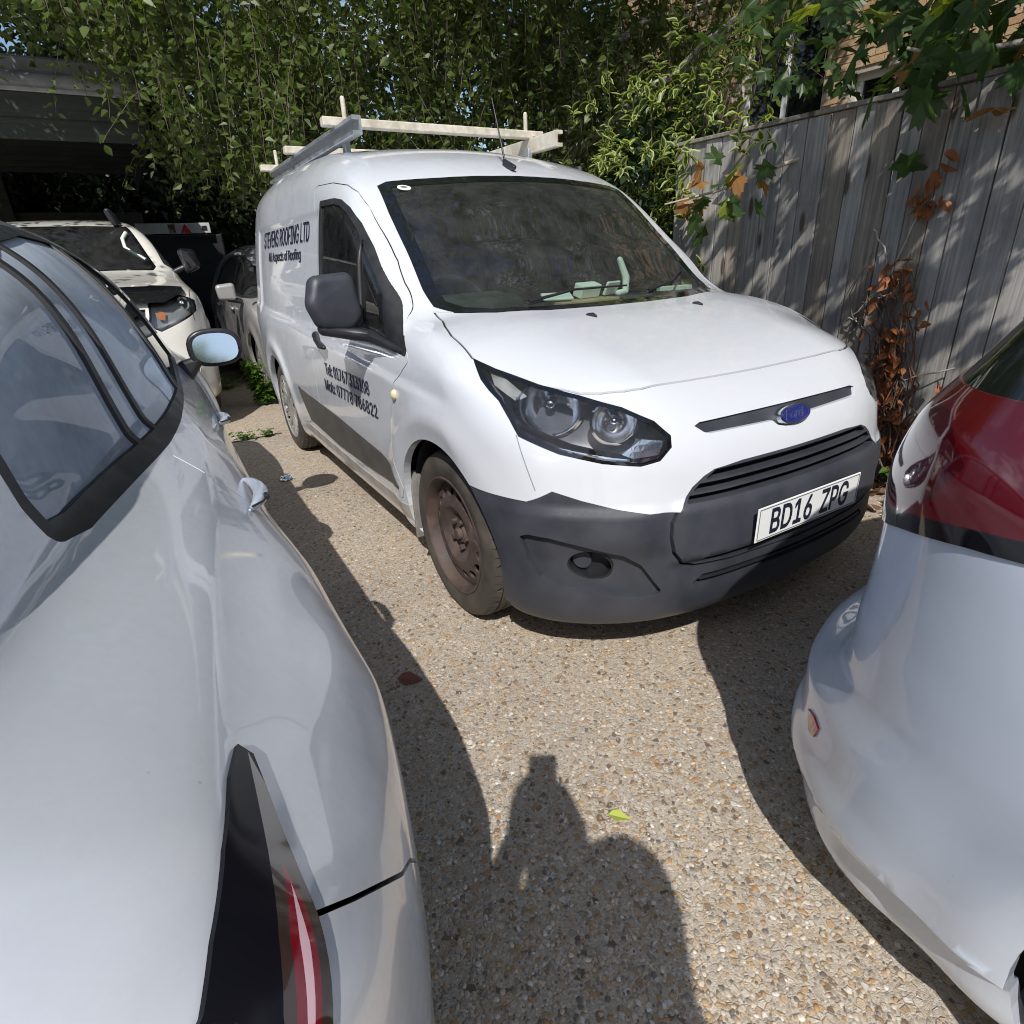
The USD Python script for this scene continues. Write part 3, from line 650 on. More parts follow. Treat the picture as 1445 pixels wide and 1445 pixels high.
    # door mirrors
    for s in (-1,):
        P = lambda pts: [(x, -s * y, z) for x, y, z in pts]
        head = rounded(P([(-.52, -1.088, 1.185), (-.53, -.985, 1.190), (-.535, -.965, 1.075), (-.535, -.99, 1.05), (-.52, -1.09, 1.068), (-.51, -1.112, 1.12), (-.60, -1.075, 1.18), (-.60, -.965, 1.19), (-.61, -.95, 1.06), (-.60, -1.07, 1.06)]), .034)
        mm = put(T, 'door_mirror', head, PLASTIC, smooth=True)
        foot = hull(P([(-.53, -1.085, 1.032), (-.53, -.99, 1.008), (-.57, -1.07, 1.03), (-.57, -.98, 1.01)]), .026, 14) + hull(P([(-.53, -1.0, 1.008), (-.48, -.935, .996), (-.55, -.94, 1.0)]), .024, 14) + hull(P([(-.48, -.93, .995), (-.30, -.905, .965), (-.5, -.91, .985)]), (.024, .014, .02), 12) + hull(P([(-.30, -.905, .964), (-.16, -.865, .943)]), (.014, .010), 12) + hull(P([(-.48, -.915, .99), (-1.33, -.905, 1.028)]), (.014, .010), 10)
        put(mm, 'mirror_arm', foot, PLASTIC2, smooth=50)
        put(mm, 'mirror_glass', box((-.645, s * 1.02, 1.125), (.004, .15, .14), bevel=.0015), CHROME)
    # number plate, badge, lettering
    pl = drop(van, np.array([[1.3, 0, .545], [1.3, 0, .43]]), X); ti = math.degrees(math.atan2(pl[1][0] - pl[0][0], .115))
    xm = max(pl[:, 0]) + .008
    N = put(T, 'number_plate', box((xm, 0, .486), (.004, .522, .112), bevel=.0015), PLATEW)
    def front_text(t, y0, z0, h, w, x, material, parent, bold=True, name='plate_lettering', shear=0.0):
        m = meshkit.text_mesh(t, h, depth=.0012, bold=bold); v, f = np.array(m.vertices), np.array(m.faces); v[:, 0] -= v[:, 0].min(); v[:, 0] *= w / v[:, 0].max()
        put(parent, name, (np.c_[x + v[:, 2], y0 + v[:, 0] + shear * v[:, 1], z0 + v[:, 1]], f), material, smooth=False)
    front_text('BD16', -.198, .4475, .079, .205, xm + .002, INK, N); front_text('ZPG', .052, .4475, .079, .148, xm + .002, INK, N)
    bor = Polygon([(-.256, .433), (.256, .433), (.256, .539), (-.256, .539)]).buffer(-.006).buffer(.004)
    put(N, 'plate_border', extr(bor.difference(bor.buffer(-.0018)), FX, xm + .0015, xm + .003), INK)
    bx = drop(van, np.array([[1.3, 0, .762]]), X)[0][0] + .012
    tl = math.radians(22); RB = np.array([[math.cos(tl), 0, -math.sin(tl)], [0, 1, 0], [math.sin(tl), 0, math.cos(tl)]])
    def onbadge(m):
        v, f = arrays(m); return (v @ RB.T) + [bx, .004, .764], f
    el = affinity.scale(Point(0, 0).buffer(.5, 32), .150, .062)
    O3 = (Y, np.array([0, 0, 1.]), X)
    bd = put(T, 'oval_badge', onbadge(extr(el, O3, -.03, .004)), CHROME)
    put(bd, 'blue_oval', onbadge(extr(affinity.scale(el, .90, .84), O3, .002, .0065)), BLUE)
    e3 = affinity.scale(el, .83, .72); put(bd, 'oval_line', onbadge(extr(e3.difference(e3.buffer(-.0012)), O3, .006, .0072)), CHROME)
    m = meshkit.text_mesh('Ford', .030, depth=.002); v, f = np.array(m.vertices), np.array(m.faces); v[:, 0] -= v[:, 0].mean(); v[:, 0] *= .082 / np.ptp(v[:, 0]); v[:, 1] -= .014
    put(bd, 'badge_lettering', onbadge((np.c_[.006 + v[:, 2], v[:, 0] + .30 * v[:, 1], v[:, 1]], f)), CHROME, smooth=False)
    sw = drop(van, np.array([[-.309, -1.3, .793]]), (0, -1, 0))[0]
    put(T, 'side_marker', moved(lathe([(0, .012), (.015, .011), (.019, .006), (.019, -.006), (0, -.006)], 24), sw, np.diag([1., -1, 1]) @ np.diag([1., 1, 1.3])) if False else hull([sw, sw + [0, 0, .006]], .017, 20), YELLOWED, smooth=True)
    al, up, ou = (1, 0, 0), (0, 0, 1), (0, -1, 0)
    words(T, lettering(van, 'STEVENS ROOFING LTD', (-2.76, -.9, 1.365), al, up, ou, .092, 1.21, italic=.10, bold=False))
    words(T, lettering(van, 'All Aspects of Roofing', (-2.60, -.9, 1.283), al, up, ou, .052, .87, bold=False))
    words(T, lettering(van, 'Tel: 01767 313108', (-1.275, -.95, .742), al, up, ou, .058, .665, bold=False))
    words(T, lettering(van, 'Mob: 07778 786822', (-1.325, -.95, .657), al, up, ou, .056, .785, bold=False))
    # wiper arms lie on the lower glass; aerial; sticker
    for pts in ([(-.10, -.40, 1.2), (-.09, -.15, 1.3), (-.088, .12, 1.3)], [(-.092, .2, 1.2), (-.12, .42, 1.3), (-.20, .60, 1.4)]):
        q = drop(van, np.array(pts) + .15 * unit(dn), dn); put(T, 'wiper', tube(q + .012 * unit(dn), [.007, .005, .004], 6), PLASTIC2, smooth=True)
    q = drop(van, np.array([[-.915, 0, 2.0]]), (0, 0, 1))[0]
    A = put(T, 'aerial', hull([q + [.035, 0, .004], q + [-.045, 0, .004], q + [-.05, 0, .045]], (.012, .016, .007)), PLASTIC2, smooth=50)
    put(A, 'aerial_rod', tube([q + [-.045, 0, .04], q + [-.08, .0, .14], q + [-.115, 0, .24], q + [-.14, 0, .31]], [.006, .0045, .0035, .0025], 6), PLASTIC2, smooth=True)
    sq = drop(van, np.array([[-.846, -.571, 1.55]]) + .3 * unit(dn), dn)[0]; fr = frame(dn)
    se = affinity.scale(Point(sq @ fr[0], sq @ fr[1]).buffer(.5, 20), .062, .040)
    S = put(T, 'windscreen_sticker', extr(se, fr, sq @ fr[2] + .001, sq @ fr[2] + .0025), PAPER)
    put(S, 'sticker_mark', extr(affinity.translate(affinity.scale(se, .55, .28), 0, .003), fr, sq @ fr[2] + .002, sq @ fr[2] + .0034), INK)
    # cabin: dashboard, wheel, seats
    dash = hull([(-.16, -.62, 1.0), (-.16, .62, 1.0), (-.72, -.70, 1.0), (-.72, .70, 1.0), (-.75, -.7, .72), (-.75, .7, .72), (-.2, .6, .75), (-.2, -.6, .75)], .04, 12)
    put(T, 'dashboard', dash, CABIN, smooth=50)
    put(T, 'instrument_hood', hull([(-.60, -.55, 1.05), (-.60, -.2, 1.05), (-.76, -.56, 1.06), (-.76, -.2, 1.06)], .045, 12), CABIN, smooth=50)
    th = np.linspace(0, 2 * np.pi, 41); Rw = np.array([[math.cos(.42), 0, -math.sin(.42)], [0, 1, 0], [math.sin(.42), 0, math.cos(.42)]])
    c = np.array([-.86, -.37, 1.0])
    sw = put(T, 'steering_wheel', tube((np.c_[0 * th, .19 * np.cos(th), .19 * np.sin(th)] @ Rw.T) + c, .015, 10), PLASTIC2, smooth=True)
    put(sw, 'wheel_hub', hull([c + [.02, -.06, 0], c + [.02, .06, 0], c + [.03, 0, -.06]], .03, 12), PLASTIC2, smooth=True)
    for a in (0, math.pi, -math.pi / 2): put(sw, 'spoke', tube([c, c + (np.array([0, .19 * math.cos(a), .19 * math.sin(a)]) @ Rw.T)], .014, 8), PLASTIC2, smooth=True)
    for y in (-.40, .40):
        st = put(T, 'seat', hull([(-1.08, y - .2, .72), (-1.08, y + .2, .72), (-1.45, y - .2, .68), (-1.45, y + .2, .68)], .08, 12), SEAT, smooth=50)
        put(st, 'seat_back', hull([(-1.42, y - .2, .78), (-1.42, y + .2, .78), (-1.58, y - .17, 1.28), (-1.58, y + .17, 1.28)], .065, 12), SEAT, smooth=50)
        put(st, 'headrest', hull([(-1.56, y - .1, 1.40), (-1.56, y + .1, 1.40), (-1.57, y - .09, 1.48), (-1.57, y + .09, 1.48)], .05, 12), SEAT, smooth=50)
    put(T, 'rear_bumper', box((-3.53, 0, .42), (.14, 1.5, .2), bevel=.04), PLASTIC)
    for s in (-1, 1): put(T, 'tail_light', box((-3.50, s * .735, 1.05), (.06, .06, .5), bevel=.02), REDLENS)
SILLGREY = mottled('dirty_white_sill', (.30, .28, .25), (.48, .46, .43), 7, (.45, .6))
LINERGREY = mottled('dusty_grey_mudflap', (.16, .15, .14), (.24, .23, .21), 12, (.7, .8))
build_van()

# ------------------------------------------------------------------ the other cars
def cut_from(body, piece):
    a, b = body.split(piece); return a, b
UP = np.array([0, 0, 1.])
SIDE = (np.array([1., 0, 0]), UP, np.array([0, -1., 0]))
def build_left_car():
    yc = lambda x: -2.40 - .025 * (x - .8)
    T = thing('parked_car', 'pearl white car in the left foreground with a black wedge tail lamp', 'car', (-.5, -2.4, 0))
    lo, hi = (-2.95, -3.5, .05), (1.85, -1.35, 1.6)
    out, body = shell_of(left_car, lo, hi, .016)
    for cx in (.82, -1.85):
        for s in (-1, 1):
            body -= mf.Manifold.cylinder(.5, .355, .355, 64, True).rotate([90, 0, 0]).translate([cx, yc(cx) + s * .84, .325])
            body -= mf.Manifold.cube([.60, .5, .3], True).translate([cx, yc(cx) + s * .84, .12])
    M2 = lambda pts: [(x, 2 * yc(x) - y, z) for x, y, z in pts]
    dlo = [(1.045, -1.8, .988), (.977, -1.8, .975), (.814, -1.8, .966), (.505, -1.7, .949), (.152, -1.7, .938), (-.208, -1.6, .922), (-.9, -1.6, .905), (-1.30, -1.6, .90), (-1.10, -1.7, 1.06), (-.85, -1.8, 1.22), (-.60, -1.8, 1.325), (-.25, -1.8, 1.362), (.10, -1.8, 1.362), (.45, -1.8, 1.335), (.75, -1.8, 1.275), (.98, -1.8, 1.20), (1.06, -1.8, 1.13), (1.062, -1.8, 1.04)]
    pieces = []
    for s in (1, -1):
        d = (0, s, 0); pts = dlo if s > 0 else M2(dlo)
        w, body = cut_from(body, prism(pts, d, (-.35, .35), rnd=.02))
        hole = prism(pts, d, (-.35, .35), buf=-.025, rnd=.03)
        g, fr = w.split(hole)
        bars = [extr(Polygon([(a, .9), (b, .9), (b - lean, 1.4), (a - lean, 1.4)]), SIDE, -4.5, 4.5) for a, b, lean in ((.602, .578, .05), (.470, .448, .05), (-.10, -.155, .22), (-.185, -.21, .22))]
        fillp = mf.Manifold.compose(bars[:1])
        for b_ in bars[1:]: fillp = fillp + b_
        bar, panes = g.split(fillp)
        put(T, 'window_surround', fr, RUBBER, field=left_car, smooth=40)
        put(T, 'window_pillars', bar, RUBBER, field=left_car)
        names = {0: 'quarter_window', 1: 'pillar_cover', 2: 'rear_door_window', 3: 'pillar_cover', 4: 'front_door_window'}
        for pc in sorted(panes.decompose(), key=lambda m: -m.bounding_box()[3]):
            b = pc.bounding_box(); xm = (b[0] + b[3]) / 2
            nm = 'quarter_window' if xm > .62 else 'pillar_cover' if xm > .46 or -.30 < xm < -.1 and b[3] - b[0] < .3 else 'rear_door_window' if xm > -.1 else 'front_door_window'
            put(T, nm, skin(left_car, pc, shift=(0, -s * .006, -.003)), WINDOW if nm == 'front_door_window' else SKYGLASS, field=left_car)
    wl = [(-.62, .50, 1), (-.62, -.50, 1), (-.95, -.60, 1), (-1.42, -.68, 1), (-1.50, 0, 1), (-1.42, .68, 1), (-.95, .60, 1)]
    w, body = cut_from(body, prism([(x, y + yc(x), z) for x, y, z in wl], (0, 0, 1), (-.4, .6), rnd=.05)); put(T, 'windscreen', skin(left_car, w), SCREEN, field=left_car)
    wl = [(.72, .42, 1), (.72, -.42, 1), (1.22, -.46, 1), (1.27, 0, 1), (1.22, .46, 1)]
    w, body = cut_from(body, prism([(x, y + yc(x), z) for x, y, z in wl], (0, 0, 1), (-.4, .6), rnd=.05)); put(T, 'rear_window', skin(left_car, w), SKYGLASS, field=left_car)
    lamp = [(1.340, -1.697, .880), (1.344, -1.686, .868), (1.376, -1.683, .860), (1.424, -1.679, .850), (1.457, -1.676, .840), (1.485, -1.673, .826), (1.516, -1.676, .810), (1.545, -1.684, .79), (1.585, -1.70, .76), (1.625, -1.74, .72), (1.66, -1.82, .72), (1.655, -1.86, .80), (1.60, -1.80, .85), (1.533, -1.744, .868), (1.502, -1.735, .879), (1.449, -1.719, .890), (1.381, -1.706, .888)]
    red = [(1.448, -1.690, .851), (1.477, -1.681, .836), (1.510, -1.682, .820), (1.550, -1.693, .797), (1.590, -1.71, .765), (1.59, -1.73, .78), (1.545, -1.705, .817), (1.50, -1.694, .843)]
    white = [(1.462, -1.6875, .845), (1.50, -1.685, .829), (1.56, -1.700, .796), (1.555, -1.704, .802), (1.50, -1.690, .836)]
    side = [(1.344, -1.690, .873), (1.376, -1.683, .860), (1.424, -1.679, .850), (1.457, -1.676, .840), (1.485, -1.673, .826), (1.516, -1.676, .810), (1.545, -1.684, .79), (1.585, -1.70, .76), (1.60, -1.72, .78), (1.536, -1.708, .832), (1.50, -1.701, .849), (1.457, -1.695, .861), (1.394, -1.6915, .868)]
    for s in (1, -1):
        P = (lambda p: p) if s > 0 else M2
        d = unit((.3, s * .70, .62))
        lp, body = cut_from(body, prism(P(lamp), d, (-.12, .25)))
        lf = lambda q, d=d: left_car(q - d * .005)
        lp = lp.translate([float(x) for x in d * .005])
        rp, lp2 = lp.split(prism(P(red), d, (-.12, .25))); sp, lp3 = lp2.split(prism(P(side), d, (-.12, .25)))
        wp, rp = rp.split(prism(P(white), d, (-.12, .25)))
        t = put(T, 'tail_lamp', lp3, LAMPBLACK, field=lf)
        put(t, 'lamp_side_lens', sp, GROUNDSHEEN, field=lf); put(t, 'red_lens', rp, REDLENS, field=lf); put(t, 'clear_lens_strip', wp, REDPALE, field=lf)
        gap = [(1.483, -1.672, .829), (1.458, -1.643, .789), (1.423, -1.607, .738), (1.400, -1.588, .705), (1.365, -1.572, .67), (1.32, -1.555, .60), (1.22, -1.53, .42)]
        body -= ring(P(gap), (.35, s * .9, .3), .0022, (-.06, .2), closed=False)
        for pts in ([(.572, -1.69, .946), (.597, -1.64, .904), (.575, -1.6, .852), (.50, -1.6, .70), (.40, -1.6, .45), (.33, -1.6, .30)], [(-.385, -1.6, .905), (-.40, -1.55, .85), (-.48, -1.5, .70), (-.53, -1.5, .30)]):
            body -= ring(P(pts), (0, s, 0), .002, (-.06, .35), closed=False)
    put(T, 'body_shell', body, PEARL, field=left_car)
    for x0, z0 in ((.50, .812), (-.46, .775)):
        for s in (1, -1):
            q = drop(left_car, np.array([[x0 + dx, yc(x0) + s * 1.2, z0 + dz] for dx, dz in ((.125, .012), (.06, .006), (-.06, -.004), (-.125, -.006), (0, 0))]), (0, s, 0))
            tt = np.linspace(0, 1, 22); pth = np.array([np.interp(tt, [0, .25, .5, .75, 1], [q[k][a] for k in (0, 1, 4, 2, 3)]) for a in range(3)]).T; pth[:, 1] += s * (.002 + .026 * np.sin(np.pi * tt) ** .6)
            h = put(T, 'door_handle', tube(pth, .003 + .0125 * np.sin(np.pi * np.clip(tt, .001, .999)) ** .55, 18), WHITE2, smooth=True)
            put(h, 'handle_grip_gap', tube([q[0] + [-.0, s * .007, .004], q[0] * .6 + q[1] * .4 + [0, s * .0305, .004], q[1] + [0, s * .0392, .003], q[2] + [0, s * .0392, .002], q[3] + [0, s * .010, 0]], .0022, 6), RUBBER)
            put(h, 'keyhole_cover', box(q[1] + [.010, s * .036, .006], (.020, .010, .012), bevel=.003), PLASTIC2)
    for s in (1, -1):
        mx = lambda pts: [(x, y if s > 0 else 2 * yc(x) - y, z) for x, y, z in pts]
        an = np.linspace(0, 2 * np.pi, 28, endpoint=False); ring_ = lambda f, x: [(x, -1.425 + f * .093 * np.sign(math.cos(a)) * abs(math.cos(a)) ** .75 * (1.08 if math.cos(a) > 0 else .98), .950 + f * .066 * np.sign(math.sin(a)) * abs(math.sin(a)) ** .72 + .012 * math.cos(a) * 0) for a in an]
        hd = hull(mx(ring_(.96, -1.075) + ring_(.9, -1.12) + ring_(.55, -1.175)), .012, 12)
        m = put(T, 'door_mirror', hd, PEARL, smooth=60)
        put(m, 'mirror_housing', hull(mx(ring_(1.0, -1.062)), .012, 12), PLASTIC2, smooth=60)
        gl = Polygon([(y, z) for x, y, z in mx(ring_(.90, 0))])
        c, sn = math.cos(math.radians(-8 * s)), math.sin(math.radians(-8 * s))
        yy = -1.43 if s > 0 else 2 * yc(-1.05) + 1.43
        v, f = arrays(extr(gl, (np.array([0, 1., 0]), UP, np.array([1., 0, 0])), -.002, .002))
        v = v - [0, yy, .95]; v = np.c_[v[:, 0] - .15 * v[:, 2] + .05 * s * v[:, 1], v[:, 1], v[:, 2]] + [-1.038, yy, .95]
        put(m, 'mirror_glass', (v, f), CHROME, smooth=False)
        put(m, 'mirror_foot', hull(mx([(-1.07, -1.50, .90), (-1.09, -1.555, .885), (-1.09, -1.575, .80), (-1.12, -1.56, .81)]), .022, 12), PLASTIC2, smooth=50)
        for cx in (.82, -1.85):
            wheel(T, (cx, yc(cx) + s * .76, .325), s, 'cover', 1.02)
            put(T, 'wheel_arch_liner', arch_liner((cx, 0, .325), yc(cx) + min(s * .5, s * .82), yc(cx) + max(s * .5, s * .82), r=.365), RUBBER)
    lin = lining_of(left_car, lo, hi, .05); lin -= prism(dlo, (0, 1, 0), (-.4, .4)); lin -= prism(M2(dlo), (0, -1, 0), (-.4, .4)); lin -= mf.Manifold.cube([1.0, 1.3, .6], True).translate([-1.1, -2.36, 1.2]); lin -= mf.Manifold.cube([.7, .9, .6], True).translate([.99, -2.4, 1.2]); lin -= mf.Manifold.cube([6, 3, 1.1], True).translate([0, -2.4, .3])
    C = put(T, 'cabin_lining', lin, CABIN)
    put(C, 'cabin_floor', box((-.3, -2.39, .45), (2.6, 1.5, .06)), CABIN)
    for x, y in ((-.55, -2.75), (-.55, -2.0), (.35, -2.4)):
        w = .2 if x < 0 else .55
        st = put(T, 'seat', hull([(x, y - w, .58), (x, y + w, .58), (x - .38, y - w, .6), (x - .38, y + w, .6), (x + .2, y - w * .9, 1.05), (x + .2, y + w * .9, 1.05), (x, y + w, .6)], .06, 10), SEAT, smooth=50)
        if x < 0: put(st, 'headrest', hull([(x + .23, y - .09, 1.15), (x + .23, y + .09, 1.15), (x + .24, y, 1.22)], .05, 10), SEAT, smooth=50)

def build_right_car():
    T = thing('parked_car', 'white car in the right foreground with a red tail lamp at its corner', 'car', (3.2, 0, 0))
    lo, hi = (.95, -1.05, .05), (5.5, 1.05, 1.7)
    out, body = shell_of(right_car, lo, hi, .02)
    for cx in (2.08, 4.65):
        for s in (-1, 1):
            body -= mf.Manifold.cylinder(.5, .36, .36, 64, True).rotate([90, 0, 0]).translate([cx, s * .84, .322])
            body -= mf.Manifold.cube([.61, .5, .3], True).translate([cx, s * .84, .12])
    # dark glasshouse: rear window and sides above the lamps
    w, body = cut_from(body, extr(Polygon([(.9, 1.068), (2.4, 1.062), (3.9, 1.04), (4.2, 1.06), (3.55, 1.38), (3.0, 1.44), (2.0, 1.425), (1.2, 1.41), (.9, 1.40)]).buffer(-.02).buffer(.02), SIDE, -1.3, 1.3))
    put(T, 'dark_glasshouse', w, DARKGLASS, field=right_car)
    lamp = [(1.24, -.36, .93), (1.28, -.48, .875), (1.348, -.599, .838), (1.38, -.611, .825), (1.423, -.629, .828), (1.472, -.655, .840), (1.515, -.68, .855), (1.539, -.694, .862), (1.62, -.745, .885), (1.75, -.82, .91), (1.86, -.83, 1.0), (1.80, -.80, 1.09), (1.487, -.707, 1.09), (1.44, -.676, 1.09), (1.40, -.65, 1.09), (1.30, -.36, 1.09)]
    for s in (-1, 1):
        P = (lambda p: p) if s < 0 else mirror
        d = unit((-.72, s * .69, 0))
        lp, body = cut_from(body, prism(P(lamp), d, (-.2, .35), rnd=.01))
        inner = prism(P(lamp), d, (-.2, .35), buf=-.016, rnd=.02).translate([0, 0, .010])
        a, rim = lp.split(inner)
        lf = lambda q, d=d: right_car(q - d * .004)
        mv = lambda m, d=d: m.translate([float(x) for x in d * .004])
        pale, a = a.split(prism(P([(1.28, -.45, .82), (1.36, -.600, .835), (1.392, -.62, .835), (1.398, -.632, .868), (1.378, -.626, .90), (1.396, -.645, .932), (1.384, -.64, .952), (1.362, -.63, .985), (1.30, -.48, 1.02)]), d, (-.2, .35)))  # pale lens piece with its whitish reflection painted into the colour
        deep, a = a.split(prism(P([(1.40, -.651, .999), (1.44, -.676, 1.035), (1.49, -.71, 1.035), (1.56, -.745, .98), (1.55, -.72, .92), (1.50, -.69, .890), (1.43, -.65, .895), (1.408, -.645, .94)]), d, (-.2, .35), rnd=.006))
        ball, pale = pale.split(prism(P([(1.362, -.619, .905), (1.380, -.634, .932), (1.398, -.642, .925), (1.392, -.63, .878), (1.374, -.618, .868)]), d, (-.2, .35), rnd=.006))
        t = put(T, 'tail_lamp', mv(a), REDLAMP, field=lf)
        put(t, 'pale_lens', mv(pale), REDPALE, field=lf); put(t, 'deep_red_lens', mv(deep), REDDEEP, field=lf); put(t, 'bright_red_cell', mv(ball), REDBRIGHT, field=lf); put(t, 'lamp_rim', mv(rim), GLOSSBLACK, field=lf)
        rf = [(1.31, -.723, .400), (1.334, -.745, .411), (1.356, -.762, .405), (1.347, -.756, .375), (1.327, -.739, .367)]
        r, body = cut_from(body, prism(P(rf), d, (-.2, .3))); put(T, 'reflector', mv(r), REDLENS, field=lf)
    put(T, 'body_shell', body, WHITE2, field=right_car)
    for cx in (2.08, 4.65):
        for s in (-1, 1):
            wheel(T, (cx, s * .755, .32), s, 'cover')
            put(T, 'wheel_arch_liner', arch_liner((cx, 0, .322), min(s * .5, s * .81), max(s * .5, s * .81), r=.37), RUBBER)
    put(T, 'exhaust_pipe', tube([(1.22, .45, .22), (1.6, .45, .22)], .03, 14), RUST)

SUVP = lut([(-8.6, .8), (-8.4, 1.3), (-8.1, 1.66), (-7.0, 1.765), (-6.2, 1.765), (-5.75, 1.735), (-5.42, 1.67), (-4.86, 1.285), (-4.5, 1.225), (-4.0, 1.165), (-3.75, 1.115), (-3.62, 1.05), (-3.5, .95), (-3.2, .5)], 2400)
SUVW = lut([(.2, .86), (.35, .90), (.6, .925), (.9, .925), (1.05, .90), (1.2, .86), (1.35, .79), (1.55, .70), (1.68, .62), (1.8, .5)])
SUVF = lut([(.2, -3.62), (.3, -3.52), (.42, -3.47), (.55, -3.46), (.7, -3.48), (.85, -3.50), (1.0, -3.54), (1.1, -3.62), (1.3, -3.9), (1.8, -4.6)])
SUVN = lut([(0, 0), (.4, .02), (.6, .06), (.75, .13), (.82, .22), (.88, .35), (.93, .6), (1, 1)])
def suv(p):
    x, z = p[:, 0], p[:, 2]; q = np.abs(p[:, 1] + 2.08)
    w = SUVW(z)
    for cx in (-4.45, -7.3):
        w = w + .03 * np.exp(-((np.hypot(x - cx, z - .38) - .46) / .07) ** 2)
    a = q - w; b = (z - (SUVP(x + .16 * np.minimum(q, .8) ** 2 * sstep(-5.6, -4.7, x)) - .05 * q ** 2)) * .8
    c = (x - (SUVF(z) - SUVN(q))) * .9; d = -8.45 - x; e = .24 - z
    f = smax(a, b, .09); f = smax(f, c, .07); f = smax(f, d, .12); return smax(f, e, .06)
def build_suv():
    T = thing('parked_suv', 'cream white off-roader with a black bonnet guard facing the camera beside the silver car', 'car', (-5.9, -2.08, 0))
    lo, hi = (-8.7, -3.2, .1), (-3.3, -.95, 1.95)
    out, body = shell_of(suv, lo, hi, .03)
    S = lambda pts: [(x, -4.16 - y, z) for x, y, z in pts]
    for cx in (-4.45, -7.3):
        for s in (-1, 1):
            body -= mf.Manifold.cylinder(.5, .43, .43, 64, True).rotate([90, 0, 0]).translate([cx, -2.08 + s * .88, .38]); body -= mf.Manifold.cube([.72, .5, .4], True).translate([cx, -2.08 + s * .88, .15])
    FX = (np.array([0, 1., 0]), UP, np.array([1., 0, 0]))
    ws = [(-5.45, -1.54, 1.66), (-4.98, -1.395, 1.34), (-4.90, -1.43, 1.315), (-4.82, -2.08, 1.29), (-4.90, -2.73, 1.315), (-4.98, -2.765, 1.34), (-5.45, -2.62, 1.66), (-5.43, -2.08, 1.675)]
    dn = (.5, 0, .86)
    w, body = cut_from(body, prism(ws, dn, (-.3, .4), rnd=.03)); pane, fr = w.split(prism(ws, dn, (-.3, .4), buf=-.03, rnd=.04))
    W = put(T, 'windscreen', skin(suv, pane), DARKGLASS2, field=suv); put(W, 'windscreen_border', skin(suv, fr), GLOSSBLACK, field=suv)
    for s in (1, -1):
        P = (lambda p: p) if s > 0 else S
        sd = [(-5.0, -1.2, 1.27), (-5.35, -1.2, 1.57), (-5.7, -1.2, 1.66), (-7.6, -1.2, 1.65), (-7.7, -1.2, 1.25)]
        w, body = cut_from(body, prism(P(sd), (0, s, 0), (-.4, .3), rnd=.03)); put(T, 'side_windows', skin(suv, w), DARKGLASS2, field=suv)
        hl = [(-3.62, -1.555, 1.035), (-3.7, -1.30, 1.095), (-3.85, -1.235, 1.03), (-3.8, -1.265, .955), (-3.58, -1.555, .835), (-3.55, -1.62, .88)]
        d = unit((.85, s * .5, 0))
        w, body = cut_from(body, prism(P(hl), d, (-.3, .3))); pane, bz = w.split(prism(P(hl), d, (-.3, .3), buf=-.014))
        H = put(T, 'headlight', skin(suv, pane), CLEARLENS, field=suv); put(H, 'bezel', bz, GLOSSBLACK, field=suv); put(H, 'housing', moved(skin(suv, w), -d * .06), GREYHOUSING, field=suv)
        def on(x, y, z, dep):
            p = np.array(P([(x, y, z)])[0]); return drop(suv, p[None] + .4 * d, d)[0] - d * dep
        c = on(-3.78, -1.345, 1.015, .035); f3 = frame(d); RM = np.column_stack([f3[0], d, f3[1]])
        put(H, 'projector_lens', moved(lathe([(0, .014), (.02, .010), (.032, 0), (.034, -.02), (0, -.02)], 28), c, RM), CHROME, smooth=50)
        put(H, 'projector_ring', moved(lathe([(.040, 0), (.052, .002), (.052, -.006), (.040, -.006)], 28), c, RM), CHROME)
        am = P([(-3.62, -1.495, .975), (-3.64, -1.47, .965), (-3.62, -1.495, .910), (-3.60, -1.525, .920), (-3.60, -1.525, .955)])
        put(H, 'indicator', moved(skin(suv, w ^ prism(am, d, (-.3, .3)), tol=.006), -d * .03), AMBER, field=suv)
        fogp = P([(-3.5, -1.43, .60), (-3.55, -1.30, .62), (-3.55, -1.30, .50), (-3.5, -1.45, .50)])
        w, body = cut_from(body, prism(fogp, d, (-.3, .3), rnd=.01)); F = put(T, 'fog_lamp_pocket', w.translate([float(q) for q in -d * .02]), PLASTIC2)
        put(F, 'fog_lamp', moved(lathe([(0, .01), (.035, .006), (.04, -.01), (0, -.01)], 24), np.array(P([(-3.53, -1.37, .56)])[0]) + 0 * d, RM), CHROME, smooth=40)
        mr = put(T, 'door_mirror', hull(P([(-4.98, -1.155, 1.41), (-4.99, -1.08, 1.40), (-4.99, -1.06, 1.30), (-5.0, -1.13, 1.27), (-5.06, -1.12, 1.38)]), .04, 14), GLOSSBLACK, smooth=50)
        put(mr, 'mirror_arm', hull(P([(-5.0, -1.15, 1.29), (-5.02, -1.25, 1.25)]), .025, 10), PLASTIC2, smooth=50)
        for cx in (-4.45, -7.3):
            wheel(T, (cx, -2.08 + s * .77, .38), s, 'cover', 1.19); put(T, 'wheel_arch_liner', arch_liner((cx, 0, .38), -2.08 + min(s * .5, s * .84), -2.08 + max(s * .5, s * .84), r=.44), RUBBER)
    body -= ring([(-3.66, -1.45, 1.1), (-3.70, -1.28, 1.1), (-4.2, -1.22, 1.15), (-4.86, -1.27, 1.25)], (0, 0, 1), .003, (-.3, .4), closed=False)
    gr, body = cut_from(body, extr(Polygon([(-2.52, .80), (-1.64, .80), (-1.60, 1.0), (-2.56, 1.0)]), FX, -4.2, -3.2)); G = put(T, 'grille', gr.translate([-.03, 0, 0]), PLASTIC2)
    for z in (.84, .90, .96): put(G, 'grille_bar', box((-3.53, -2.08, z), (.05, .86, .016)), CHROME)
    put(T, 'body_shell', body, CREAM, field=suv)
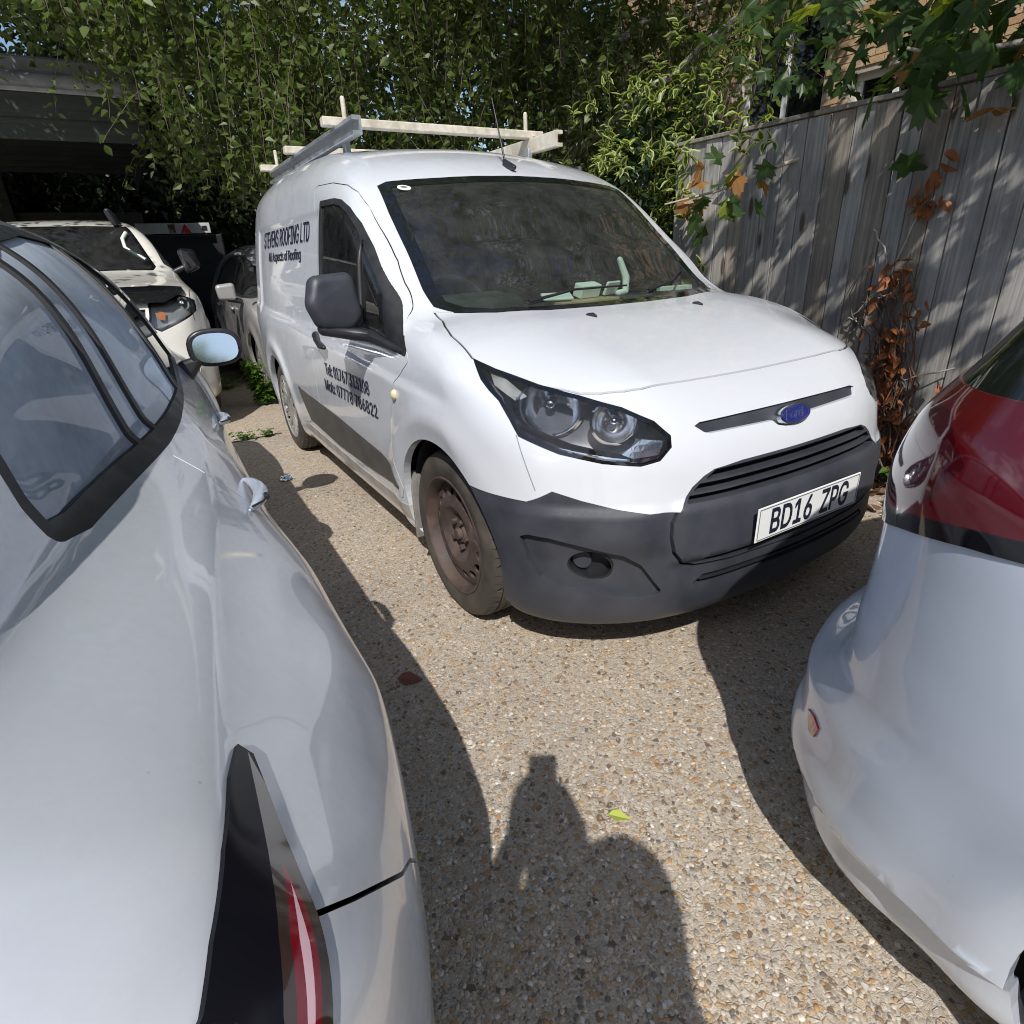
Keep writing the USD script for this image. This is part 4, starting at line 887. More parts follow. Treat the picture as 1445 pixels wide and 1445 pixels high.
    gp = [(-2.86, 1.10), (-2.62, 1.155), (-2.08, 1.165), (-1.54, 1.155), (-1.385, 1.195), (-1.30, 1.14), (-1.30, 1.105), (-1.46, 1.04), (-1.62, 1.045), (-2.54, 1.045), (-2.70, 1.04), (-2.86, 1.08)]
    band = solid(*net(lambda p: suv(p - [.045, 0, .02]), lo, (-3.2, -.95, 1.95), .03)) - solid(*net(lambda p: suv(p - [.033, 0, .012]), lo, (-3.2, -.95, 1.95), .03))
    put(T, 'bonnet_guard', band ^ extr(Polygon(gp), FX, -3.95, -3.2), GLOSSBLACK, field=lambda p: suv(p - [.045, 0, .02]))
    put(T, 'roof_lamp', hull([(-5.42, -1.625, 1.69), (-5.44, -1.63, 1.76), (-5.40, -1.66, 1.79), (-5.48, -1.60, 1.69)], .028, 12), PLASTIC2, smooth=50)
    put(T, 'number_plate', box((-3.45, -2.08, .56), (.008, .52, .11), bevel=.003), PLATEW)
    put(T, 'grab_handle', tube([(-5.28, -1.56, 1.60), (-5.22, -1.60, 1.55), (-5.18, -1.60, 1.47), (-5.15, -1.54, 1.42), (-5.08, -1.46, 1.36)], .018, 8), PALEPLASTIC, smooth=True)

MPVP = lut([(-8.2, .9), (-8.0, 1.25), (-7.5, 1.46), (-6.8, 1.52), (-6.2, 1.505), (-5.7, 1.43), (-5.4, 1.33), (-4.95, 1.04), (-4.6, .975), (-4.3, .90), (-4.05, .80), (-3.9, .68), (-3.7, .4)], 2000)
MPVW = lut([(.15, .80), (.3, .85), (.55, .875), (.8, .87), (.95, .845), (1.05, .80), (1.2, .73), (1.35, .65), (1.5, .52), (1.6, .4)])
def mpv(p):
    x, z = p[:, 0], p[:, 2]; q = np.abs(p[:, 1] - .14)
    w = MPVW(z)
    for cx in (-4.72, -7.3): w = w + .02 * np.exp(-((np.hypot(x - cx, z - .31) - .40) / .07) ** 2)
    a = q - w; b = (z - (MPVP(x + .2 * np.minimum(q, .8) ** 2 * sstep(-5.5, -4.6, x)) - .06 * q ** 2)) * .8
    c = (x - (-3.84 - .12 * np.clip(z - .6, 0, 1) - .55 * np.clip(q - .35, 0, 1) ** 2 * 2)) * .9; d = -8.05 + .2 * q ** 2 - x
    f = smax(a, b, .09); f = smax(f, c, .09); f = smax(f, d, .12); return smax(f, .18 - z, .06)
def build_mpv():
    T = thing('parked_car', 'dusty silver grey car behind the white van, mostly hidden by it', 'car', (-5.9, .14, 0))
    lo, hi = (-8.4, -.95, .05), (-3.6, 1.25, 1.7)
    out, body = shell_of(mpv, lo, hi, .03)
    S = lambda pts: [(x, .28 - y, z) for x, y, z in pts]
    for cx in (-4.72, -7.3):
        for s in (-1, 1):
            body -= mf.Manifold.cylinder(.5, .35, .35, 64, True).rotate([90, 0, 0]).translate([cx, .14 + s * .82, .31]); body -= mf.Manifold.cube([.6, .5, .3], True).translate([cx, .14 + s * .82, .12])
    ws = [(-5.40, -.42, 1.33), (-4.98, -.50, 1.06), (-4.86, -.40, 1.03), (-4.80, .14, 1.02), (-4.86, .68, 1.03), (-4.98, .78, 1.06), (-5.40, .70, 1.33), (-5.46, .14, 1.36)]
    w, body = cut_from(body, prism(ws, (.55, 0, .83), (-.3, .4), rnd=.04)); put(T, 'windscreen', skin(mpv, w), SCREEN, field=mpv)
    for s in (-1, 1):
        P = (lambda p: p) if s < 0 else S
        sd = [(-4.78, -.7, .965), (-5.1, -.7, 1.16), (-5.45, -.7, 1.32), (-5.8, -.7, 1.385), (-6.8, -.7, 1.40), (-7.3, -.7, 1.30), (-7.45, -.7, 1.06), (-6.2, -.7, 1.0)]
        w, body = cut_from(body, prism(P(sd), (0, s, 0), (-.4, .3), rnd=.03)); pane, seal = w.split(prism(P(sd), (0, s, 0), (-.4, .3), buf=-.025, rnd=.03))
        bars = extr(Polygon([(-5.95, .9), (-5.87, .9), (-5.93, 1.5), (-6.01, 1.5)]), SIDE, -2, 2) + extr(Polygon([(-5.12, .9), (-5.05, .9), (-5.05, 1.5), (-5.12, 1.5)]), SIDE, -2, 2)
        b, pane = pane.split(bars)
        W = put(T, 'side_windows', skin(mpv, pane), WINDOW, field=mpv); put(W, 'window_seal', seal, RUBBER, field=mpv); put(W, 'window_pillar', b, RUBBER, field=mpv)
        m = put(T, 'door_mirror', hull(P([(-4.95, -.80, 1.09), (-4.95, -.91, 1.08), (-4.96, -.90, 1.0), (-4.96, -.80, .995), (-5.06, -.86, 1.05)]), .035, 14), SILVER, smooth=50)
        put(m, 'mirror_base', hull(P([(-4.97, -.84, .975), (-4.98, -.74, .95), (-5.02, -.76, .955)]), .026, 10), PLASTIC2, smooth=50)
        for xh in (-5.75, -6.85):
            q = drop(mpv, np.array(P([(xh, -1.1, .86), (xh + .16, -1.1, .85)])), (0, s, 0)); put(T, 'door_handle', hull([q[0] + [0, s * .02, 0], q[1] + [0, s * .02, 0]], .016, 12), SILVER, smooth=50)
        body -= ring(P([(-4.86, -.8, .96), (-4.98, -.8, .80), (-5.02, -.8, .5), (-5.0, -.8, .28)]), (0, s, 0), .003, (-.1, .3), closed=False); body -= ring(P([(-5.91, -.8, 1.0), (-5.93, -.8, .7), (-5.9, -.8, .28)]), (0, s, 0), .003, (-.1, .3), closed=False)
        hl = [(-3.98, -.42, .74), (-4.35, -.66, .86), (-4.30, -.70, .78), (-4.02, -.52, .64)]
        d = unit((.7, s * .7, 0)); w, body = cut_from(body, prism(P(hl), d, (-.3, .3))); H = put(T, 'headlight', skin(mpv, w), CLEARLENS, field=mpv); put(H, 'housing', moved(skin(mpv, w), -d * .04), REFLECTOR, field=mpv)
        for cx in (-4.72, -7.3):
            wheel(T, (cx, .14 + s * .735, .315), s, 'cover', .99, spin=9); put(T, 'wheel_arch_liner', arch_liner((cx, 0, .31), .14 + min(s * .5, s * .79), .14 + max(s * .5, s * .79), r=.355), RUBBER)
    put(T, 'body_shell', body, SILVER, field=mpv)
GREYHOUSING = plain('grey_lamp_housing', (.28, .29, .30), .25, .4)
GROUNDSHEEN = plain('ground_sheen_lens', (.035, .022, .016), .12, coat=1.0)  # brownish ground reflection put into the colour of the black lamp flank
REDBRIGHT = plain('bright_red_lens', (.42, .008, .016), .12, coat=1.0)
DARKGLASS = plain('dark_privacy_glass', (.006, .007, .007), .03, coat=1.0)
DARKGLASS2 = glass('shaded_glass', (.25, .30, .33), dust=.03, ior=1.55)
PALEPLASTIC = plain('pale_trim_plastic', (.62, .66, .60), .45)
build_left_car(); build_right_car(); build_suv(); build_mpv()

# ------------------------------------------------------------------ ground
def ground_material():
    n = {'g': ('geometry', {}), 'v': ('voronoi_texture', {'scale': 74.0, 'randomness': 1.0}), 've': ('voronoi_texture', {'scale': 74.0, 'feature': 'distance_to_edge'}),
         'v2': ('voronoi_texture', {'scale': 190.0}), 've2': ('voronoi_texture', {'scale': 190.0, 'feature': 'distance_to_edge'}),
         'sc': ('separate_color', {}), 'sc2': ('separate_color', {}),
         'peb': ('rgb_ramp', {'ramp': [(0, (.14, .10, .07)), (.16, (.34, .24, .14)), (.30, (.48, .36, .23)), (.45, (.40, .355, .30)), (.58, (.56, .49, .39)), (.70, (.42, .25, .11)), (.82, (.60, .54, .46)), (.93, (.28, .25, .22)), (1, (.66, .61, .53))]}),
         'peb2': ('rgb_ramp', {'ramp': [(0, (.20, .16, .12)), (.3, (.41, .33, .23)), (.6, (.52, .45, .36)), (.85, (.36, .31, .26)), (1, (.58, .53, .45))]}),
         'cem': ('rgb_ramp', {'ramp': [(.3, (.36, .315, .26)), (.7, (.48, .43, .36))]}), 'cn': ('noise_texture', {'scale': 420, 'detail': 4}),
         'big': ('math', {'math_type': 'greater_than', 'value2': .50}), 'inn': ('map_range', {'from_min': .035, 'from_max': .11, 'clamp': True}), 'bm': ('math', {'math_type': 'multiply'}),
         'inn2': ('map_range', {'from_min': .03, 'from_max': .10, 'clamp': True}), 'm1': ('mix', {}), 'm2': ('mix', {}),
         'st': ('noise_texture', {'scale': .9, 'detail': 6, 'roughness': .62}), 'sr': ('rgb_ramp', {'ramp': [(.3, (.78, .78, .80)), (.5, (1, 1, 1)), (.72, (1.12, 1.1, 1.06))]}), 'mul': ('mix', {'mix_type': 'multiply', 'fac': 1.0}),
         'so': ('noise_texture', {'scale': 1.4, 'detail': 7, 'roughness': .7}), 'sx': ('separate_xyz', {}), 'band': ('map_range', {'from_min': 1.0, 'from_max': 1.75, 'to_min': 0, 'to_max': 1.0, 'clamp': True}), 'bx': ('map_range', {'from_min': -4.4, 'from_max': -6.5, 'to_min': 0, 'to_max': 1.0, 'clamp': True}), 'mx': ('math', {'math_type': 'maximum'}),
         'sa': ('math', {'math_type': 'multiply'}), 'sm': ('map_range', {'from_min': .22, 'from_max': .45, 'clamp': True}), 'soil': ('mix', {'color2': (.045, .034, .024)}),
         'hb': ('math', {'math_type': 'multiply', 'value2': .7}), 'h2': ('math', {'math_type': 'multiply', 'value2': .35}), 'hs': ('math', {'math_type': 'add'}), 'hn': ('math', {'math_type': 'multiply_add', 'value2': .25}), 'b': ('bump', {'strength': .75, 'distance': .004}),
         'p': ('principled_bsdf', {'roughness': .72})}
    l = [('g.position', f'{k}.vector') for k in ('v', 've', 'v2', 've2', 'cn', 'st', 'so', 'sx')] + [
        ('v.color', 'sc.color'), ('sc.r', 'peb.fac'), ('v2.color', 'sc2.color'), ('sc2.r', 'peb2.fac'), ('cn.fac', 'cem.fac'), ('sc.g', 'big.value1'), ('ve.distance', 'inn.value'), ('inn.result', 'bm.value1'), ('big.value', 'bm.value2'), ('ve2.distance', 'inn2.value'),
        ('cem.color', 'm1.color1'), ('peb2.color', 'm1.color2'), ('inn2.result', 'm1.fac'), ('m1.color', 'm2.color1'), ('peb.color', 'm2.color2'), ('bm.value', 'm2.fac'), ('st.fac', 'sr.fac'), ('m2.color', 'mul.color1'), ('sr.color', 'mul.color2'),
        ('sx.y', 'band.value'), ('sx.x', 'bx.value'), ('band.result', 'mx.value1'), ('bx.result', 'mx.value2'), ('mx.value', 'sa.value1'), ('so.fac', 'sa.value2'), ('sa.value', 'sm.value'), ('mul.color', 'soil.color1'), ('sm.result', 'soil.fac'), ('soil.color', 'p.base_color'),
        ('bm.value', 'hb.value1'), ('inn2.result', 'h2.value1'), ('hb.value', 'hs.value1'), ('h2.value', 'hs.value2'), ('cn.fac', 'hn.value1'), ('hs.value', 'hn.value3'), ('hn.value', 'b.height'), ('b.normal', 'p.normal')]
    return mat('exposed_aggregate', n, l)
gx = np.unique(np.concatenate([np.linspace(-60, -12, 9), np.linspace(-12, 4, 65), np.linspace(4, 60, 9)])); gy = np.unique(np.concatenate([np.linspace(-60, -5, 9), np.linspace(-5, 3, 41), np.linspace(3, 60, 9)]))
GX, GY = np.meshgrid(gx, gy, indexing='ij'); ii, jj = np.meshgrid(np.arange(len(gx) - 1), np.arange(len(gy) - 1), indexing='ij'); k = len(gy)
Q = np.stack([ii * k + jj, (ii + 1) * k + jj, (ii + 1) * k + jj + 1, ii * k + jj + 1], -1).reshape(-1, 4)
GZ = np.where((GX > -11) & (GX < 3.5) & (GY > -4.5) & (GY < 2.6), 0, 0) - .012 * (meshkit.noise(np.stack([GX * .6, GY * .6, 0 * GX], -1)) - .0) * np.clip(np.hypot(GX + 1, GY) - 5, 0, 1)
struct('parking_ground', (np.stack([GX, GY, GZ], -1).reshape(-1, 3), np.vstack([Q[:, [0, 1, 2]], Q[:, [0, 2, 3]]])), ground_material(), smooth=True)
SOIL = mottled('dark_soil', (.03, .024, .017), (.07, .055, .04), 9, (.85, .95), bump=.5, bscale=60)
# slab joint with dirt in it, and a hairline crack
jx = np.linspace(-2.6, -.9, 18); jp = np.c_[-3.18 + .012 * np.sin(jx * 9) - .0 * jx, jx]
struct('slab_joint', extr(LineString(jp).buffer(.014), (np.array([1., 0, 0]), np.array([0, 1., 0]), UP), .0005, .004), SOIL)
# loose and half-buried pebbles near the camera
def pebble_field():
    p = free('/World', 'gravel'); pi = UsdGeom.PointInstancer.Define(stage, p)
    tones = [(.47, .40, .31), (.36, .21, .09), (.60, .56, .50), (.26, .22, .18), (.42, .29, .16), (.15, .13, .11)]
    protos = []
    for i, c in enumerate(tones):
        m = trimesh.creation.icosphere(1 if i else 2, 1.0); v = np.array(m.vertices); v *= 1 + .35 * (meshkit.noise(v * 1.3 + 7 * i)[:, None] - .5); v[:, 2] *= .55
        q = f'{p}/pebble' + (f'_{i:03d}' if i else ''); usdkit.mesh(stage, q, (v, m.faces), mottled(f'pebble_{["tan", "ochre", "pale", "brown", "amber", "dark"][i]}', tuple(.8 * x for x in c), tuple(min(1, 1.15 * x) for x in c), 160, (.45, .7)), smooth=True); protos.append(q)
    n = 30000; u = rng.random((n, 2))
    d = .35 + 3.4 * u[:, 0] ** 1.25; a = np.radians(150) + (u[:, 1] - .5) * np.radians(96)
    xy = np.c_[CAM[0] + d * np.cos(a), CAM[1] + d * np.sin(a)]
    xy = xy[(xy[:, 1] < 1.6) & (xy[:, 1] > -1.75)]; n = len(xy)
    s = .0018 + .0036 * rng.random(n) ** 2.6
    pi.CreatePrototypesRel().SetTargets([Sdf.Path(q) for q in protos])
    pi.CreateProtoIndicesAttr(Vt.IntArray.FromNumpy(rng.choice(6, n, p=[.32, .12, .10, .20, .14, .12]).astype(np.int32)))
    pi.CreatePositionsAttr(Vt.Vec3fArray.FromNumpy(np.c_[xy, s * .12].astype(np.float32)))
    pi.CreateScalesAttr(Vt.Vec3fArray.FromNumpy((s[:, None] * np.c_[1 + .5 * rng.random(n), .8 + .4 * rng.random(n), .7 + .3 * rng.random(n)]).astype(np.float32)))
    an = rng.random(n) * np.pi; pi.CreateOrientationsAttr(Vt.QuathArray([Gf.Quath(float(math.cos(t)), 0, 0, float(math.sin(t))) for t in an]))
    tag(pi.GetPrim(), 'small tan, ochre and grey stones set in the concrete of the parking ground', 'gravel', kind='stuff')
pebble_field()

# ------------------------------------------------------------------ fence
def board_material(name, c1, c2, c3):
    n = {'g': ('geometry', {}), 'o': ('object_info', {}), 'off': ('vector_math', {'math_type': 'scale', 'scale': 37.0}), 'cx': ('combine_xyz', {}), 'ad': ('vector_math', {'math_type': 'add'}), 'm': ('mapping', {'scale': (34, 34, 1.3)}),
         'n': ('noise_texture', {'scale': 1.0, 'detail': 8, 'roughness': .68, 'distortion': 1.3}), 'r': ('rgb_ramp', {'ramp': [(.25, c1), (.48, c2), (.70, c3)]}),
         'm2': ('mapping', {'scale': (8, 8, 2.2)}), 'k': ('voronoi_texture', {'scale': 1.0}), 'kr': ('map_range', {'from_min': .10, 'from_max': .17, 'to_min': .85, 'to_max': 0, 'clamp': True}), 'km': ('mix', {'color2': (.045, .026, .013)}),
         'bl': ('noise_texture', {'scale': 2.2, 'detail': 5, 'roughness': .6}), 'br': ('rgb_ramp', {'ramp': [(.32, (.62, .63, .66)), (.55, (1, 1, 1)), (.75, (1.15, 1.08, .98))]}), 'mu': ('mix', {'mix_type': 'multiply', 'fac': 1.0}),
         'b': ('bump', {'strength': .6, 'distance': .004}), 'p': ('principled_bsdf', {'roughness': .82})}
    l = [('o.random', 'cx.x'), ('o.random', 'cx.z'), ('cx.vector', 'off.vector1'), ('g.position', 'ad.vector1'), ('off.vector', 'ad.vector2'), ('ad.vector', 'm.vector'), ('m.vector', 'n.vector'), ('n.fac', 'r.fac'), ('ad.vector', 'm2.vector'), ('m2.vector', 'k.vector'), ('k.distance', 'kr.value'),
         ('r.color', 'mu.color1'), ('g.position', 'bl.vector'), ('bl.fac', 'br.fac'), ('br.color', 'mu.color2'), ('mu.color', 'km.color1'), ('kr.result', 'km.fac'), ('km.color', 'p.base_color'), ('n.fac', 'b.height'), ('b.normal', 'p.normal')]
    return mat(name, n, l)
FENCE_Y = 1.70
BOARDS = [board_material('weathered_board_grey', (.11, .103, .097), (.27, .255, .235), (.42, .395, .355)), board_material('weathered_board_tan', (.13, .11, .088), (.30, .262, .215), (.45, .40, .33)),
          board_material('weathered_board_pale', (.16, .15, .138), (.33, .312, .285), (.48, .455, .415)), board_material('weathered_board_brown', (.09, .078, .065), (.215, .185, .15), (.34, .295, .24))]
def build_fence():
    T = thing('wooden_fence', 'tall weathered grey timber fence of upright boards along the right side', 'fence', (1.0, FENCE_Y, 0))
    r = random.Random(5); x = -1.50
    while x < 4.6:
        w = r.uniform(.098, .142); th = .019; top = 1.868 + r.uniform(-.006, .008)
        y = FENCE_Y + r.uniform(-.004, .004); lean = r.uniform(-.004, .004)
        b = box((0, 0, top / 2 + .01), (w - .005, th, top - .02), bevel=.0025).rotate([r.uniform(-.25, .25), 0, r.uniform(-1.4, 1.4)]).translate([x + w / 2, y, 0])
        put(T, 'board', b, r.choices(BOARDS, (5, 2 if x < 0 else 1.2, 1.6 if x < -.6 else .8, 1.2))[0], smooth=False)
        x += w
    for z in (.35, 1.0, 1.62): put(T, 'rail', box((1.55, FENCE_Y + .035, z), (6.1, .045, .075)), BOARDS[3], smooth=False)
    put(T, 'capping', box((1.55, FENCE_Y + .006, 1.882), (6.14, .058, .022), bevel=.003), BOARDS[3], smooth=False)
    for px in (-1.42, .4, 2.2, 4.0): put(T, 'post', box((px, FENCE_Y + .09, .93), (.09, .09, 1.86)), BOARDS[3], smooth=False)
build_fence()

# ------------------------------------------------------------------ brick building behind the fence
def build_building():
    T = thing('brick_building', 'yellow brick building seen through the leaves above the fence', 'building', (-4, 6.3, 0))
    mortar = mottled('pale_mortar', (.36, .31, .25), (.46, .41, .34), 12, (.85, .95), bump=.3, bscale=150)
    bm = [mottled(f'{a}_brick', c1, c2, 26, (.8, .92), bump=.35, bscale=140) for a, c1, c2 in (('yellow', (.44, .29, .15), (.54, .37, .21)), ('buff', (.50, .35, .21), (.58, .43, .27)), ('orange', (.42, .24, .12), (.50, .31, .17)), ('brown', (.30, .19, .11), (.38, .25, .15)))]
    y0 = 6.0; wins = [(-4.62, -3.42, 2.62, 3.80), (-3.05, -2.15, 1.9, 2.98), (-4.62, -3.42, 5.2, 6.4)]
    wallp = Polygon([(-7.25, 0), (3, 0), (3, 7.4), (-7.25, 7.4)])
    hole = unary_union([Polygon([(a, c), (b, c), (b, d), (a, d)]) for a, b, c, d in wins])
    put(T, 'wall', extr(wallp.difference(hole), (np.array([1., 0, 0]), UP, np.array([0, -1., 0])), -y0 - .3, -y0 - .004), mortar, smooth=False)
    near, rest = [], []; r = random.Random(3); bw, bh = .215, .065
    for row in range(int(7.3 / .075)):
        z = .04 + row * .075 + bh / 2; off = (row % 2) * .1125
        for c in range(46):
            x = -7.22 + off + c * .225 + bw / 2
            if x > 2.85 or hole.buffer(.001).intersects(Polygon([(x - bw / 2, z - bh / 2), (x + bw / 2, z - bh / 2), (x + bw / 2, z + bh / 2), (x - bw / 2, z + bh / 2)])): continue
            m = box((x + r.uniform(-.002, .002), y0 + .002 - r.uniform(0, .004), z), (bw, .02, bh), bevel=.0)
            P = np.array([x, y0, z]) - CAM; q = (P @ RIGHT, P @ DOWN, P @ FWD); u, v = 722.5 + 826.7 * q[0] / q[2], 722.5 + 826.7 * q[1] / q[2]
            vis = q[2] > 0 and 850 < u < 1330 and -20 < v < 200
            (near if vis else rest).append((q[2], m, r.choices(range(4), (5, 4, 2, 1))[0]))
    near.sort(key=lambda t: t[0])
    for _, m, k in near[:300]: put(T, 'brick', m, bm[k], smooth=False)
    for k in range(4):
        rr = [m for _, m, j in near[300:] + rest if j == k]
        put(T, 'brickwork', mf.Manifold.compose(rr), bm[k], smooth=False, kind='stuff')
    frame_m = plain('white_window_frame', (.72, .72, .70), .4)
    for a, b, c, d in wins:
        o = Polygon([(a, c), (b, c), (b, d), (a, d)]); fr = (np.array([1., 0, 0]), UP, np.array([0, -1., 0]))
        W = put(T, 'window', extr(o.difference(o.buffer(-.06, join_style='mitre')).union(Polygon([((a + b) / 2 - .03, c), ((a + b) / 2 + .03, c), ((a + b) / 2 + .03, d), ((a + b) / 2 - .03, d)])), fr, -y0 - .16, -y0 - .10), frame_m, smooth=False)
        put(W, 'pane', extr(o.buffer(-.055), fr, -y0 - .14, -y0 - .13), DARKGLASS, smooth=False); put(W, 'sill', box(((a + b) / 2, y0 - .01, c - .03), (b - a + .1, .12, .05)), frame_m, smooth=False)
    put(T, 'roof', box((-2.1, 9.0, 7.5), (10.6, 6.8, .2)), mottled('roof_grey', (.08, .07, .065), (.13, .12, .11), 5, (.8, .9)), smooth=False)
build_building()

# ------------------------------------------------------------------ open carport at the back left, trailer board under it
def build_carport():
    T = thing('carport', 'dark flat-roofed carport behind the white off-roader', 'carport', (-8.4, -4.5, 0))
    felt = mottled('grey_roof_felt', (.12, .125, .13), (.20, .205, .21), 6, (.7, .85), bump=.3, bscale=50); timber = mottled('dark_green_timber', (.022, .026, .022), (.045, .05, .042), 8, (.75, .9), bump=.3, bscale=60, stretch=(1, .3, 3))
    edge = mottled('pale_drip_trim', (.24, .25, .25), (.34, .35, .34), 7, (.5, .7))
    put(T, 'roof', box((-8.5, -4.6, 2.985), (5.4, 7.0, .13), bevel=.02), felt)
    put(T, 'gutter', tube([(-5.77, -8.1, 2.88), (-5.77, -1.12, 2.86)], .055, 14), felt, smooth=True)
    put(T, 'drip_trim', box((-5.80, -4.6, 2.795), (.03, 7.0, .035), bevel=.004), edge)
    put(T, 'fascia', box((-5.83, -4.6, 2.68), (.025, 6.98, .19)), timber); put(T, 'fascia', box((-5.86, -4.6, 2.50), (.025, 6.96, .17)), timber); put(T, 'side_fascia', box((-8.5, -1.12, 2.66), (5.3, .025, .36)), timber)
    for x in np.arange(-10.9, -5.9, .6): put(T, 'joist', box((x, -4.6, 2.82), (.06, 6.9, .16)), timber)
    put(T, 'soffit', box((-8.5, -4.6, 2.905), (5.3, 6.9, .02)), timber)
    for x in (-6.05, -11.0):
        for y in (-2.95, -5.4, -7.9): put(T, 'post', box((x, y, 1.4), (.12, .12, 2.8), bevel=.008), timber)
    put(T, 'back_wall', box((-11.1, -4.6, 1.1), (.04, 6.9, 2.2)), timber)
build_carport()
def build_trailer():
    T = thing('trailer', 'dark trailer with a pale tailboard and red triangle in the shade at the back', 'trailer', (-9.6, -.87, 0))
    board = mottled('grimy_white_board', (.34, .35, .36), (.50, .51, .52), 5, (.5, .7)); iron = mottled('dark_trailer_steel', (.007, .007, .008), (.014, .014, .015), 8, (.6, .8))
    put(T, 'tailboard', box((-9.0, -.87, 1.83), (.03, .98, .14), bevel=.005), board)
    tri = Polygon([(-.075, 0), (.075, 0), (0, .125)]); O = (np.array([0, 1., 0]), UP, np.array([1., 0, 0]))
    put(T, 'red_triangle', extr(affinity.translate(tri, -.72, 1.768), O, -8.984, -8.978), REDBRIGHT); put(T, 'lamp', box((-8.98, -.90, 1.83), (.012, .09, .11), bevel=.003), REDDEEP); put(T, 'lamp', box((-8.98, -.46, 1.83), (.012, .07, .06), bevel=.003), PLASTIC2)
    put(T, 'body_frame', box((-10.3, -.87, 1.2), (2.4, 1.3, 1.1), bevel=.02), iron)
    for y in (-1.55, -.19): put(T, 'wheel', moved(lathe([(.32, -.08), (.32, .08), (.2, .1), (.0, .1), (.0, -.1), (.2, -.1)], 32), (-10.3, y, .32)), TYRE)
    put(T, 'drawbar', box((-8.95, -.87, .75), (.5, .08, .08)), iron)
build_trailer()

# ------------------------------------------------------------------ roof rack and the papers on the dashboard
def build_rack():
    T = thing('roof_rack', 'worn galvanised ladder rack with pale wooden cross bars on the van roof', 'roof rack', (-2.4, .05, 1.85))
    def channel(y, s):
        o = Polygon([(-.018, -.035), (.018, -.035), (.018, .035), (-.018, .035)]).buffer(.006); i = Polygon([(-.012, -.022), (.03, -.022), (.03, .022), (-.012, .022)])
        return extr(o.difference(affinity.scale(i, -1 if s > 0 else 1, 1, origin=(0, 0))), (np.array([0, 1., 0]), UP, np.array([1., 0, 0])), -3.42, -1.42).translate([0, y, 1.862])
    for y, s in ((-.545, 1), (.655, -1)):
        put(T, 'side_rail', channel(y, s), GALV if s > 0 else OLDBAR)
        for x in (-1.70, -2.55, -3.3): put(T, 'mounting_foot', box((x, y * .95, 1.80), (.05, .03, .10), bevel=.004), GALV)
    for x in (-1.72, -2.60, -3.40):
        b = put(T, 'cross_bar', box((x, .055, 1.922), (.055, 1.36, .042), bevel=.005), OLDBAR)
        for y in (-.50, .62):
            put(b, 'bar_clamp', box((x, y + .04, 1.90), (.07, .03, .03), bevel=.003), GALV)
            if x != -2.60: put(b, 'load_stop', hull([(x, y, 1.94), (x, y, 2.03)], .012, 10), OLDBAR, smooth=50)
build_rack()
def dash_things():
    g = 'litter on the dashboard of the van'
    def item(name, label, cat, c, s, rz, ry, m, dome=0):
        T = thing(name, label, cat, c, g); put(T, 'sheet', box(c, s, rz=rz, ry=ry, bevel=.003), m, smooth=False)
        return T
    item('paper_box', 'open white paper carton standing on the dashboard behind the windscreen', 'carton', (-.40, .06, 1.10), (.05, .13, .055), 12, 18, PAPER)
    item('paper_sheet', 'folded white sheet left of the open carton on the dashboard', 'paper', (-.38, -.12, 1.085), (.09, .13, .010), -25, 12, PAPER)
    item('paper_sheet', 'white sheet leaning right of the open carton on the dashboard', 'paper', (-.40, .20, 1.10), (.012, .11, .06), 20, 24, PAPER)
    T = thing('foam_offcut', 'tall curved white offcut at the right end of the papers on the dashboard', 'offcut', (-.40, .26, 1.07), g)
    put(T, 'strip', hull([(-.40, .24, 1.075), (-.40, .285, 1.08)], .014, 10) + hull([(-.40, .285, 1.08), (-.41, .292, 1.14)], (.014, .018), 10) + hull([(-.41, .292, 1.14), (-.42, .268, 1.20), (-.42, .262, 1.215)], (.018, .012, .014), 10), PAPER, smooth=50)
    item('receipt_roll', 'long white packet lying under the right corner of the windscreen', 'packet', (-.40, .60, 1.075), (.035, .19, .022), -8, 0, PAPER)
    item('card_box', 'small brown card box beside the white packet on the dashboard', 'box', (-.43, .735, 1.085), (.05, .075, .05), 10, 0, CARD)
    item('card_box', 'flat dark card tray under the white papers on the dashboard', 'tray', (-.38, .02, 1.058), (.12, .34, .014), 5, 0, CARD)
dash_things()

# ------------------------------------------------------------------ vegetation
def leaf_material(name, c1, c2, c3, trans=.4, rough=.45, edge=None):
    """Thin leaves: every leaf its own tone, light passing through."""
    n = {'g': ('geometry', {}), 'r': ('rgb_ramp', {'ramp': [(0, c1), (.45, c2), (1, c3)]}), 'n': ('noise_texture', {'scale': 2.3, 'detail': 3}), 'a': ('math', {'math_type': 'multiply_add', 'value2': .55}), 'na': ('math', {'math_type': 'multiply', 'value2': .45}),
         'p': ('principled_bsdf', {'roughness': rough}), 't': ('translucent_bsdf', {}), 'tb': ('mix', {'mix_type': 'multiply', 'fac': 1.0, 'color2': (1.5, 1.6, .7)}), 'm': ('mix_closure', {'fac': trans})}
    l = [('g.random_per_island', 'a.value1'), ('g.position', 'n.vector'), ('n.fac', 'na.value1'), ('na.value', 'a.value3'), ('a.value', 'r.fac')]
    src = 'r.color'
    if edge is not None:
        n['at'] = ('attribute', {'attribute': 'rim'}); n['er'] = ('map_range', {'from_min': .45, 'from_max': .75, 'clamp': True}); n['em'] = ('mix', {'color2': edge})
        l += [('at.fac', 'er.value'), ('r.color', 'em.color1'), ('er.result', 'em.fac')]; src = 'em.color'
    l += [(src, 'p.base_color'), (src, 'tb.color1'), ('tb.color', 't.color'), ('p.BSDF', 'm.closure1'), ('t.BSDF', 'm.closure2')]
    return mat(name, n, l, surface='m.closure')
BIRCH_L = leaf_material('birch_leaf', (.055, .090, .018), (.125, .165, .036), (.27, .28, .07))
